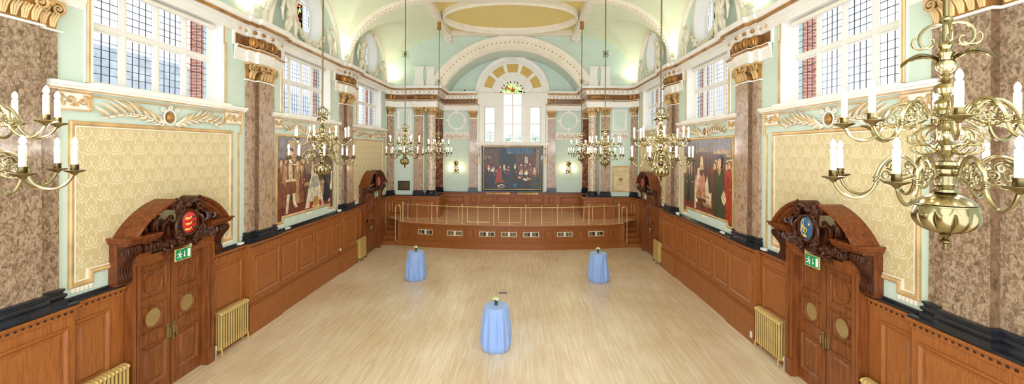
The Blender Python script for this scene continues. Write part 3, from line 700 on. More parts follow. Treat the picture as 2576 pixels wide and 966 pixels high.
# ------------------------------------------------------------------ windows
WN = [0]
def lead_grid(b, u0, u1, v0, v1, w, nu, nv, r=.006):
    for i in range(1, nu): u = u0+(u1-u0)*i/nu; b.box(u-r, u+r, v0, v1, w-.005, w+.005)
    for j in range(1, nv): v = v0+(v1-v0)*j/nv; b.box(u0, u1, v-r, v+r, w-.005, w+.005)
def side_window(s, c):
    WN[0] += 1; T = SD(s)
    r = thing('window_%d' % WN[0], (s*6.8, c, WZ0), kind='structure')
    b = MB(T); G = -.27; u0, u1, v0, v1 = c-1.37, c+1.37, WZ0, WZ1-.02; tz = 6.90; mw = .045
    b.box(c-WH, u0, v0, v1, G-.05, G+.04); b.box(u1, c+WH, v0, v1, G-.05, G+.04)
    b.box(u0, u1, v0, v0+.05, G-.05, G+.06); b.box(u0, u1, v1-.06, v1, G-.05, G+.04)
    st = (u1-u0)/4
    for i in (1, 2, 3): b.box(u0+st*i-mw, u0+st*i+mw, v0, v1, G-.05, G+.03); b.box(u0+st*i-.02, u0+st*i+.02, v0, v1, G+.03, G+.045)
    b.box(u0, u1, tz-.05, tz+.05, G-.05, G+.035); b.box(u0, u1, tz-.025, tz+.025, G+.035, G+.06)
    for i in range(4):       # casement sashes
        for (p, q) in ((v0+.05, tz-.05), (tz+.05, v1-.06)):
            a0, a1 = u0+st*i+(mw if i else 0), u0+st*(i+1)-(mw if i < 3 else 0)
            b.box(a0, a0+.03, p, q, G-.03, G+.01); b.box(a1-.03, a1, p, q, G-.03, G+.01); b.box(a0, a1, p, p+.03, G-.03, G+.01); b.box(a0, a1, q-.03, q, G-.03, G+.01)
    b.build('window_frame', M['white'], r, smooth=0)
    b = MB(T)
    for i in range(4):
        a0, a1 = u0+st*i+(mw if i else 0)+.03, u0+st*(i+1)-(mw if i < 3 else 0)-.03
        for (p, q, nv) in ((v0+.08, tz-.08, 6), (tz+.08, v1-.09, 5)): lead_grid(b, a0, a1, p, q, G-.01, 4, nv)
    b.build('leading', M['lead'], r, smooth=0)
    b = MB(T); b.add([(u0, v0, G-.012), (u1, v0, G-.012), (u1, v1, G-.012), (u0, v1, G-.012)], [(0, 1, 2, 3)]); b.build('pane', M['glass'], r, smooth=0)
    b = MB(T); b.box(c-WH, c+WH, WZ0-.01, WZ0+.004, -.3, 0); b.box(c-WH-.001, c-WH+.006, WZ0, WZ1, -.3, 0); b.box(c+WH-.006, c+WH+.001, WZ0, WZ1, -.3, 0); b.box(c-WH, c+WH, WZ1-.006, WZ1+.001, -.3, 0)
    b.build('reveal', M['white'], r, smooth=0)
    b = MB(T); b.tube([(c-1.36, WZ1-.09, G+.12), (c+1.36, WZ1-.09, G+.12)], .045, 14); b.build('roller_blind', M['cream'], r)
    # architrave round the opening, gold bead
    b = MB(T); P = [(c-WH, WZ0), (c-WH, WZ1), (c+WH, WZ1), (c+WH, WZ0)]
    P = [(a, v) for a, v in P]; b.sweep(P, [(0, 0), (0, .03), (-.03, .035), (-.05, .02), (-.12, .02), (-.13, 0)])
    b.build('architrave', M['white'], r)
    b = MB(T); Q = [(c-WH-.06, WZ0), (c-WH-.06, 7.30), (c-WH-.0, 7.30), (c-WH-.0, WZ1+.055), (c+WH+.0, WZ1+.055), (c+WH+.0, 7.30), (c+WH+.06, 7.30), (c+WH+.06, WZ0)]
    b.sweep(Q, [(0, .03), (-.005, .048), (-.03, .05), (-.045, .03)]); b.build('gilt_bead', M['gold'], r)
def oculus(s, c):
    WN[0] += 1; T = SD(s); r = thing('window_%d' % WN[0], (s*6.8, c, OZ-OZR), kind='structure')
    n = 48; el = lambda q, w: [(c+OY_*q*cos(2*pi*i/n), OZ+OZR*q*sin(2*pi*i/n), w) for i in range(n)]
    b = MB(T); rg = [el(1.0, .0), el(1.0, .05), el(1.05, .07), el(1.1, .05), el(1.16, .05), el(1.18, .0)]
    for i in range(5): b.strip(rg[i], rg[i+1], closed=True)
    b.strip(el(.998, .0), el(.998, -.40), closed=True); b.strip(el(.998, -.34), el(.9, -.34), closed=True); b.strip(el(.9, -.34), el(.9, -.4), closed=True)
    for (d) in (-.27, .27):
        h = OZR*sqrt(1-(d/OY_)**2)*.97; b.box(c+d-.03, c+d+.03, OZ-h, OZ+h, -.40, -.35)
    for d in (-.45, .5):
        h = OY_*sqrt(1-(d/OZR)**2)*.97; b.box(c-h, c+h, OZ+d-.025, OZ+d+.025, -.40, -.36)
    b.build('window_frame', M['white'], r)
    b = MB(T)
    for i in range(-5, 6):
        d = i*.14; h = OZR*sqrt(1-(d/OY_)**2)*.9; b.box(c+d-.005, c+d+.005, OZ-h, OZ+h, -.385, -.375)
    for i in range(-6, 7):
        d = i*.13
        if abs(d) < OZR*.9: h = OY_*sqrt(1-(d/OZR)**2)*.9; b.box(c-h, c+h, OZ+d-.005, OZ+d+.005, -.385, -.375)
    b.build('leading', M['lead'], r, smooth=0)
    b = MB(T); b.add(el(.93, -.39), [tuple(range(n))]); b.build('pane', M['glass'], r, smooth=0)
    b = MB(T); b.add([(c-.25, OZ-.38, -.365), (c+.25, OZ-.38, -.365), (c+.25, OZ+.42, -.365), (c-.25, OZ+.42, -.365)], [(0, 1, 2, 3)]); b.build('stained_glass', M['stained'], r, smooth=0)
    b = MB(T); b.sweep(rect(c-.25, c+.25, OZ-.38, OZ+.42), [(0, -.36), (.02, -.36), (.02, -.37), (0, -.37)], closed=True); b.build('stained_glass_edge', M['lead'], r, smooth=0)
for s in (-1, 1):
    for c in ALLB[:1]*0+(2.65,)+BAYS: side_window(s, c)
    for c in ALLB[1:]: oculus(s, c)
# venetian window over the big painting
WN[0] += 1; T = BK(23.35); r = thing('window_%d' % WN[0], (0, 23.35, 5.2), kind='structure')
b = MB(T); g = -.1
for s in (-1, 1):
    for (x0, x1) in ((.5, .56),): b.box(*sorted((s*x0, s*x1)), 5.2, CZ, g-.05, g+.05)
    b.box(*sorted((s*.5, s*.66)), 5.2, CZ, g-.2, .05)     # pier between lights
    b.box(*sorted((s*.66, s*.98)), 5.2, 7.28, -.15, .06); b.box(*sorted((s*.72, s*.92)), 5.35, 7.1, .06, .09)
    b.box(*sorted((s*1.62, s*1.9)), 5.2, 7.28, -.05, .06); b.box(*sorted((s*1.92, s*2.02)), 5.2, 7.28, -.05, .12)
    b.box(*sorted((s*.98, s*1.05)), 5.2, 7.28, g-.05, g+.03); b.box(*sorted((s*1.55, s*1.62)), 5.2, 7.28, g-.05, g+.03)
    b.box(*sorted((s*1.0, s*1.6)), 5.2, 5.27, g-.05, g+.03); b.box(*sorted((s*1.0, s*1.6)), 7.2, 7.28, g-.05, g+.03); b.box(*sorted((s*1.0, s*1.6)), 6.25, 6.33, g-.05, g+.03)
    # entablature over the side lights
    x0, x1 = sorted((s*.62, s*2.05)); b.box(x0, x1, 7.28, 7.42, 0, .10); b.box(x0, x1, 7.42, 7.7, 0, .08); b.box(x0-.02, x1+.02, 7.7, 7.78, 0, .12); b.box(x0-.03, x1+.03, 7.78, 7.92, 0, .16); b.box(x0-.05, x1+.05, 7.92, CZ, 0, .22)
b.box(-.045, .045, 5.2, CZ, g-.05, g+.05); b.box(-.56, .56, 7.33, 7.40, g-.05, g+.03); b.box(-.56, .56, CZ-.05, CZ+.03, g-.06, g+.05); b.box(-.56, .56, 5.2, 5.27, g-.05, g+.03); b.box(-.56, .56, 6.25, 6.33, g-.05, g+.03)
b.build('window_frame', M['white'], r, smooth=0)
b = MB(T)
b.sweep(arc(0, CZ, .56, pi, 0, 32), [(0, -.3), (0, .06), (-.04, .08), (-.14, .08), (-.14, .03), (-.16, .02)])
b.sweep(arc(0, CZ, 2.13, pi, 0, 64), [(.45, .02), (.42, .06), (.36, .07), (.33, .05), (.22, .05), (.2, .09), (.08, .1), (0.03, .14), (0, .14), (-.01, 0)])
n = 64; o1 = [(.68*cos(pi*i/n), CZ+.68*sin(pi*i/n), .03) for i in range(n+1)]; o2 = [(1.8*cos(pi*i/n), CZ+1.8*sin(pi*i/n), .03) for i in range(n+1)]; b.strip(o1, o2)
for k in range(5):        # stepped keystones
    a = pi/2+(k-2)*pi*.205
    for (r0, r1, hw) in ((.6, 1.18, .13), (.6, 1.02, .21)):
        d = (cos(a), sin(a)); e_ = (-sin(a), cos(a))
        b.prism([(d[0]*r0-e_[0]*hw*.7, CZ+d[1]*r0-e_[1]*hw*.7), (d[0]*r1-e_[0]*hw, CZ+d[1]*r1-e_[1]*hw), (d[0]*r1+e_[0]*hw, CZ+d[1]*r1+e_[1]*hw), (d[0]*r0+e_[0]*hw*.7, CZ+d[1]*r0+e_[1]*hw*.7)], .03, .11 if hw < .2 else .08)
for q in (-.16, -.05, .06, .17): b.ell((q, CZ+2.0, .16), (.06, .12, .05), 8, 5)
b.build('arch_surround', M['white'], r)
b = MB(T)
for k in range(5):
    a0 = pi/2+(k-2)*.56-.215; 
    P = [(1.72*cos(a0+.43*i/8), CZ+1.72*sin(a0+.43*i/8)) for i in range(9)]+[(1.22*cos(a0+.43*i/8), CZ+1.22*sin(a0+.43*i/8)) for i in range(8, -1, -1)]
    b.prism(P, .028, .04)
b.build('ochre_panels', M['ochre'], r, smooth=0)
b = MB(T); b.add([(.56*cos(pi*i/24), CZ+.56*sin(pi*i/24), g-.01) for i in range(25)], [tuple(range(25))]); b.build('stained_glass', M['stained2'], r, smooth=0)
b = MB(T)
b.prism([(-.13, 8.1), (.13, 8.1), (.14, 8.3), (.12, 8.34), (-.12, 8.34), (-.14, 8.3)], g, g+.008, 0); b.prism([(-.02, 8.1), (.02, 8.1), (.02, 8.34), (-.02, 8.34)], g, g+.012, 1); b.prism([(-.13, 8.21), (.13, 8.21), (.13, 8.25), (-.13, 8.25)], g, g+.012, 1)
b.build('heraldic_glass', [M['ochre'], paint('heraldic_red', (150, 40, 30))], r, smooth=0)
b = MB(T)
for (x0, x1) in ((-1.55, -1.05), (-.5, -.045), (.045, .5), (1.05, 1.55)): lead_grid(b, x0, x1, 5.27, 6.25, g, 5, 6, .008)
b.build('leading', M['lead'], r, smooth=0)
b = MB(T)
for (x0, x1, z1) in ((-1.6, -1.0, 7.25), (-.56, .56, CZ), (1.0, 1.6, 7.25)): b.add([(x0, 5.2, g), (x1, 5.2, g), (x1, z1, g), (x0, z1, g)], [(0, 1, 2, 3)])
b.build('pane', M['clear'], r, smooth=0)

# archivolt of the stage arch
b = MB(BK(21.4)); P = arc(0, RZ, RI, pi-th, th, 72)
b.sweep(P, [(0, -.35), (.03, -.2), (.03, .03), (-.02, .07), (-.1, .07), (-.12, .05), (-.2, .05), (-.22, .03), (-.5, .03), (-.52, .06), (-.6, .08), (-.66, .13), (-.69, .13), (-.70, 0)])
for i in range(150):
    a = pi-th-(pi-2*th)*(i+.5)/150; rr_ = RI+.03+.03*sin(i*1.7); b.ell((rr_*cos(a), RZ+rr_*sin(a), .075), (.04, .04, .03), 6, 4)
av = struct(b.build(trimname(), M['cream']))
b = MB(BK(21.4)); L_ = pi-2*th; k = 40
for i in range(k):
    a = pi-th-L_*(i+.5)/k; b.lathe(((RI+.36)*cos(a), RZ+(RI+.36)*sin(a), 0), [(.045, .03), (.04, .05), (.028, .045), (.022, .06), (0, .065)], 10)
b.build('gilt_rosettes', M['gold'], av)

# ------------------------------------------------------------------ bay dressing on the side walls
def scrolls(b, u0, u1, v0, v1, w, n, r=.012):
    st = (u1-u0)/n; h = (v1-v0)
    for i in range(n):
        c = u0+st*(i+.5); d = 1 if i % 2 else -1; R_ = min(h*.42, st*.42)
        b.tube(spiral(c, (v0+v1)/2, R_, -pi/2*d, 1.5, w, 20, .12, d), lambda t: r*(1.3-.7*t), 6)
        b.ell((c, (v0+v1)/2, w), (.02, .02, .015), 6, 4)
        b.tube([(c-d*R_*0, (v0+v1)/2-d*R_, w), (c+st*.35, (v0+v1)/2-d*R_*1.1, w), (c+st*.62, (v0+v1)/2-d*R_*.3, w)], lambda t: r*(1.1-.6*t), 6)
        for q in (-1, 1): b.tube([(c+st*.38*q, v0+.02, w), (c+st*.45*q, v0+.07, w), (c+st*.36*q, v0+h*.45, w)], lambda t: .004+r*.9*sin(pi*t), 5)
def frame_path(c, hw, z0, z1, notch=.33, drop=.15):
    return [(c-hw, z0), (c-hw, z1), (c+hw, z1), (c+hw, z0), (c+hw-notch, z0), (c+hw-notch, z0+drop), (c-hw+notch, z0+drop), (c-hw+notch, z0)]
bayname = {0: 'nearest the camera', 2: 'behind the far door'}
garl = []
for s in (-1, 1):
    T = SD(s)
    for k, c in enumerate((2.65,)+BAYS):
        vis = k > 0; k -= 1
        # impost ledge and frieze boxes
        b = MB(T); lo, hi = c-2.15, c+2.15
        P = [(lo, 5.76), (c-1.52, 5.76), (c-1.52, 5.80), (c+1.52, 5.80), (c+1.52, 5.76), (hi, 5.76)]
        b.box(lo, hi, 5.77, 5.83, 0, .17); b.box(lo, hi, 5.73, 5.77, 0, .13); b.box(lo, hi, 5.70, 5.73, 0, .08)
        b.box(c-1.55, c+1.55, 5.775, 5.865, 0, .19); b.box(c-1.53, c+1.53, 5.73, 5.78, 0, .15)
        b.box(lo+.02, c-1.5, 5.40, 5.70, 0, .03); b.box(c+1.5, hi-.02, 5.40, 5.70, 0, .03)
        r = struct(b.build(trimname(), M['white'], smooth=0))
        b = MB(T)
        for q in (-1, 1):
            a0, a1 = sorted((c+q*1.49, c+q*2.12)); b.sweep(rect(a0, a1, 5.39, 5.70), [(0, .03), (0, .05), (.02, .055), (.03, .03)], closed=True)
        b.box(lo, hi, 5.712, 5.735, .0, .10); b.box(c-1.49, c+1.49, 5.64, 5.665, 0, .045)
        b.sweep([(c-2.02, 2.46), (c-2.02, 5.17), (c-2.1, 5.17), (c-2.1, 5.38)], [(-.02, 0), (-.02, .03), (.02, .03), (.02, 0)]); b.sweep([(c+2.1, 5.38), (c+2.1, 5.17), (c+2.02, 5.17), (c+2.02, 2.46)], [(-.02, 0), (-.02, .03), (.02, .03), (.02, 0)])
        b.build('gilt_moulding', M['gold'], r)
        b = MB(T); b.box(c-2.075, c-2.045, 2.46, 5.14, 0, .02); b.box(c+2.045, c+2.075, 2.46, 5.14, 0, .02); b.build('white_fillet', M['white'], r, smooth=0)
        b = MB(T)
        for q in (-1, 1):
            a0, a1 = sorted((c+q*1.53, c+q*2.09)); scrolls(b, a0, a1, 5.43, 5.68, .04, 3)
        b.build('scroll_relief', M['gold'], r)
        if not vis: continue
        # palm garland with cartouche
        g = thing('garland_relief', (s*6.55, c, 5.25), 'cream palm leaf relief with gold oval boss above the %s, %s wall' % (['near damask panel', 'mural', 'far damask panel'][k], SIDE[s]), 'plaster relief', 'palm leaf reliefs')
        b = MB(T); b2 = MB(T); rnd = random.Random(3)
        for q in (-1, 1):
            stem = lambda t: (c+q*(.12+1.15*t), 5.28+.16*sin(pi*.9*t)*.9+.0*t)
            b.tube([stem(i/12)+(.03,) for i in range(13)], lambda t: .018*(1-.6*t), 6)
            for i in range(24):
                t = .02+.97*i/23; p = stem(t)
                for up in (-1, 1):
                    L = (.33-.16*abs(t-.5))*(.75+.45*rnd.random()); a = (.85-.45*t)*up+.25*(rnd.random()-.5)
                    if up < 0: L *= .55
                    cu_ = .5+.5*rnd.random()
                    pts = [(p[0]+q*L*x*cos(a*(1-cu_*x*(1 if up > 0 else .3))), p[1]+L*x*sin(a)*(1-.25*x)+(.07*x*x*up*(1 if up > 0 else -.3)), .02+(.045+.02*(i % 3))*sin(pi*x*.9)) for x in [j/6 for j in range(7)]]
                    (b if (i+up) % 3 else b2).tube(pts, lambda x: .003+.0125*sin(pi*(.1+.88*x)), 5)
            b.build('palm_branch', M['cream'], g); b2.build('palm_branch_gold_leaves', M['gold'], g); b = MB(T); b2 = MB(T)
        cz = 5.42
        b3 = MB(T); b3.ell((c, cz, .03), (.085, .105, .06), 16, 8); b3.build('cartouche', M['bronze'], g)
        b.tube([(c+.135*cos(2*pi*i/24), cz+.15*sin(2*pi*i/24), .035) for i in range(24)], .02, 6, closed=True)
        for q in (-1, 1):
            b.tube(spiral(c+q*.16, cz+.15, .055, 0, 1.3, .045, 16, .2, q), .014, 6); b.tube(spiral(c+q*.18, cz-.12, .05, 0, 1.3, .045, 16, .2, -q), .014, 6)
            for kk in range(3): b.ell((c+q*.19, cz+.05-.045*kk, .03), (.05, .012, .03), 8, 4)
        b.tube(spiral(c, cz+.2, .05, pi, 1.0, .05, 12, .3), .016, 6)
        b.build('cartouche_scrolls', M['cream'], g)
        # panel or painting frame
        fp = frame_path(c, 1.79, 2.585, 5.215)
        if k == 1: continue
        r = thing('damask_panel', (s*6.55, c, 2.5), 'damask wall panel in gilt notched frame above the %s door, %s wall' % ('near' if k == 0 else 'far', SIDE[s]), 'wall panel', 'damask wall panels')
        b = MB(T); b.prism(fp[::-1], 0, .012); b.build('damask', M['damask'], r, smooth=0)
        b = MB(T); b.sweep(fp, [(-.02, 0), (-.02, .03), (0, .045), (.03, .04), (.05, .025), (.06, .012)], closed=True); b.build('frame', M['gold'], r)
        b = MB(T); b.sweep(fp, [(.058, .012), (.06, .026), (.078, .026), (.08, .012)], closed=True)
        b.build('inner_fillet', M['cream'], r)
        for q in (-1, 1):
            b = MB(T); b.box(*sorted((c+q*1.79, c+q*1.46)), 2.553, 2.562, 0, .04)
            for i in range(5): u = c+q*(1.79-.03-.066*i); b.prism([(u-.028, 2.555), (u+.028, 2.555), (u+.018, 2.49), (u-.024, 2.49)], 0, .04)
            b.build('guttae', M['cream'], r)

# ------------------------------------------------------------------ paintings
def pm(name, c, v=.22):
    m, nt, b = newmat(name); no = N(nt, 'ShaderNodeTexNoise', Scale=7., Detail=7., Roughness=.65, Distortion=.8); nt.links.new(coords(nt, (1, 1, .7)), no.inputs[0])
    d = tuple(max(0, x*(1-v)) for x in c); u = tuple(min(255, x*(1+v)) for x in c)
    r = ramp(nt, no.outputs[0], [(.36, d), (.64, u)]); nt.links.new(r.outputs[0], b.inputs['Base Color']); b.inputs['Roughness'].default_value = .35; return m
PC = {'bg': (84, 60, 46), 'bgl': (128, 104, 88), 'dark': (38, 32, 32), 'navy': (32, 36, 52), 'red': (158, 52, 36), 'brownred': (122, 74, 52), 'skin': (206, 160, 122), 'white': (214, 200, 174), 'blue': (50, 96, 126), 'ochre': (176, 132, 60), 'green': (60, 66, 44), 'pinkr': (190, 130, 106), 'tan': (166, 132, 98), 'grey': (112, 104, 108), 'floor': (112, 54, 44), 'cream': (204, 184, 148), 'maroon': (92, 46, 40), 'silver': (150, 146, 140)}
PM = {k: pm('oil_'+k, v) for k, v in PC.items()}; PK = list(PC)
class Canvas:
    def __init__(s, T, u0, v0, W, H, w, fu=1): s.b = MB(T); s.u0, s.v0, s.W, s.H, s.w, s.z, s.fu = u0, v0, W, H, w, 0, fu
    def p(s, col, pts):
        s.z += .00025; P = [(s.u0+s.fu*x*s.W, s.v0+y*s.H) for x, y in pts]
        s.b.prism(P, s.w-.0005, s.w+s.z, PK.index(col)); return s
    def blob(s, col, x, y, rx, ry, n=12, a=0):
        k = s.H/s.W; return s.p(col, [(x+(rx*cos(t)*cos(a)-ry*sin(t)*sin(a)*k), y+(rx*cos(t)*sin(a)/k+ry*sin(t)*cos(a))) for t in [2*pi*i/n for i in range(n)]])
    def robe(s, col, x, y0, y1, wb, wt, lean=0):
        n = 8; L = []; R = []
        for i in range(n+1):
            t = i/n; ww = wb+(wt-wb)*t**.7; 
            if t > .8: ww *= (1-(t-.8)*2.2)
            wv = .006*sin(5*t+x*40); L.append((x-ww+wv+lean*t, y0+(y1-y0)*t)); R.append((x+ww+wv+lean*t, y0+(y1-y0)*t))
        return s.p(col, L+R[::-1])
    def head(s, x, y, r, hair='dark'):
        k = s.W/s.H; s.blob(hair, x, y+r*.35, r*1.15, r*k*1.25); s.blob('skin', x, y, r*.8, r*k*1.0); return s
    def person(s, x, y0, y1, wb, wt, col, r, hair='dark', collar='white', hands=True):
        s.robe(col, x, y0, y1, wb, wt); k = s.W/s.H
        s.p(collar, [(x-wt*.5, y1-.005), (x, y1-.10), (x+wt*.5, y1-.005), (x+wt*.2, y1+.015), (x-wt*.2, y1+.015)])
        if hands: s.blob('skin', x+wt*.4, y1-(y1-y0)*.38, .011, .012)
        s.head(x, y1+r*k*.9, r, hair); return s
    def done(s, name, parent): return s.b.build(name, [PM[k] for k in PK], parent, smooth=0)
# centre painting over the stage
T = BK(23.35); r = thing('painting', (0, 23.2, 2.42), 'very large dark group painting in black and gilt frame on the stage wall', 'painting')
Cv = Canvas(T, -1.63, 2.58, 3.26, 2.36, .17)
Cv.p('dark', [(0, 0), (1, 0), (1, 1), (0, 1)]); Cv.p('bg', [(0, .42), (.28, .42), (.28, .96), (0, .96)]); Cv.p('maroon', [(0, .38), (.26, .38), (.24, .6), (0, .62)])
Cv.p('navy', [(.28, .3), (.56, .3), (.56, 1), (.28, 1)]); Cv.p('navy', [(0, 0), (1, 0), (1, .14), (0, .2)]); Cv.p('bg', [(.56, .35), (.9, .35), (.9, .9), (.56, .9)]); Cv.p('maroon', [(.62, .4), (.86, .4), (.84, .72), (.64, .72)])
Cv.p('bgl', [(.9, .3), (.97, .25), (.98, .95), (.92, .97)])
Cv.p('blue', [(.40, .84), (.88, .84), (.85, .98), (.40, .98)])
for a0, b0 in ((.47, .465), (.55, .55), (.64, .64), (.71, .705), (.79, .78)): Cv.p('navy', [(a0, .83), (a0+.008, .83), (b0+.008, .985), (b0, .985)])
Cv.p('white', [(.72, .62), (.74, .62), (.745, .78), (.725, .78)]); Cv.p('white', [(.75, .61), (.77, .61), (.77, .77), (.755, .77)])
for x, y in ((.03, .76), (.05, .78), (.04, .73), (.10, .77), (.09, .75), (.12, .74), (.02, .71)): Cv.blob('white', x, y, .006, .008)
Cv.blob('silver', .455, .87, .016, .03)
Cv.person(.09, .06, .50, .085, .05, 'dark', .026); Cv.person(.17, .10, .48, .07, .055, 'navy', .024); Cv.blob('white', .14, .44, .022, .035)
Cv.person(.29, .13, .50, .095, .055, 'red', .02, 'dark', 'red'); Cv.p('red', [(.22, .16), (.38, .13), (.36, .38), (.24, .42)]); Cv.blob('skin', .22, .42, .018, .02)
Cv.p('dark', [(.24, .11), (.38, .11), (.37, .15), (.25, .15)]); Cv.blob('white', .31, .06, .06, .045); Cv.blob('maroon', .31, .055, .045, .03)
Cv.person(.36, .2, .52, .05, .035, 'dark', .019, 'ochre'); Cv.person(.44, .14, .50, .07, .045, 'navy', .018, 'dark', 'maroon'); Cv.p('maroon', [(.38, .37), (.46, .33), (.47, .38), (.39, .43)]); Cv.p('skin', [(.38, .46), (.46, .43), (.46, .45), (.38, .48)])
Cv.person(.55, .16, .55, .06, .05, 'dark', .021); Cv.person(.66, .3, .55, .05, .045, 'brownred', .02, 'maroon', 'brownred'); Cv.person(.73, .3, .54, .05, .04, 'bg', .02, 'dark', 'brownred'); Cv.person(.81, .3, .56, .055, .045, 'brownred', .019, 'brownred', 'maroon')
Cv.person(.66, .1, .40, .1, .042, 'dark', .024, 'ochre'); Cv.person(.75, .08, .40, .1, .045, 'dark', .024, 'dark'); Cv.person(.89, .1, .44, .09, .05, 'maroon', .024, 'tan')
for x, c_ in ((.655, 'white'), (.745, 'white'), (.89, 'tan')): Cv.p(c_, [(x-.035, .34), (x+.035, .34), (x+.032, .40), (x-.032, .40)])
Cv.p('maroon', [(.58, .26), (.68, .22), (.66, .33), (.6, .34)]); Cv.blob('skin', .63, .27, .03, .025); Cv.p('white', [(.69, .21), (.76, .19), (.77, .23), (.70, .26)]); Cv.blob('ochre', .79, .24, .045, .03); Cv.p('blue', [(.5, .12), (.6, .12), (.58, .05), (.53, .04)])
Cv.p('green', [(.84, .02), (.97, .02), (.96, .3), (.85, .3)])
Cv.done('canvas', r)
b = MB(T); b.sweep(rect(-1.72, 1.72, 2.46, 5.04), [(0, 0), (0, .2), (.05, .22), (.06, .2), (.09, .2), (.09, .15)], closed=True); b.build('frame', M['black'], r)
b = MB(T); b.sweep(rect(-1.66, 1.66, 2.52, 4.98), [(-.0, .2), (0, .225), (.03, .225), (.04, .19)], closed=True); b.build('gilt_slip', M['gold'], r)
b = MB(T); b.box(-1.72, 1.72, 2.38, 2.47, .02, .24); b.build('base_rail', M['black'], r, smooth=0)
# inscription tablets under the painting
for (x0, x1, lb) in ((-1.48, -.1, 'left'), (.3, 1.5, 'right')):
    b = MB(T); b.box(x0, x1, 2.26, 2.37, .18, .26); o = b.build('inscription_strip', M['bronze'], None, smooth=0)
    tag(o, 'narrow gilt lettered strip on the ledge under the %s half of the large painting' % lb, 'inscription')
# crown shelf over the painting and side consoles
b = MB(T); b.box(-2.02, 2.02, 5.02, 5.08, 0, .3); b.box(-2.08, 2.08, 5.08, 5.16, 0, .36); b.box(-2.12, 2.12, 5.16, 5.2, 0, .38)
for s in (-1, 1): b.box(*sorted((s*1.78, s*2.0)), 4.55, 5.02, 0, .12); b.box(*sorted((s*1.8, s*1.98)), 2.42, 4.55, 0, .04)
q = struct(b.build(trimname(), M['white'], smooth=0))
b = MB(T)
for s in (-1, 1):
    b.tube(spiral(s*1.89, 4.86, .07, pi/2, 1.4, .14, 16, .2, s), .018, 6); b.box(*sorted((s*1.83, s*1.95)), 3.95, 4.35, .04, .055); b.tube([(s*1.89, 4.78, .13), (s*1.89, 4.6, .15), (s*1.89, 4.4, .08)], .03, 6)
b.box(-2.05, 2.05, 5.055, 5.075, .29, .31); b.build('gilt_consoles', M['gold'], q)
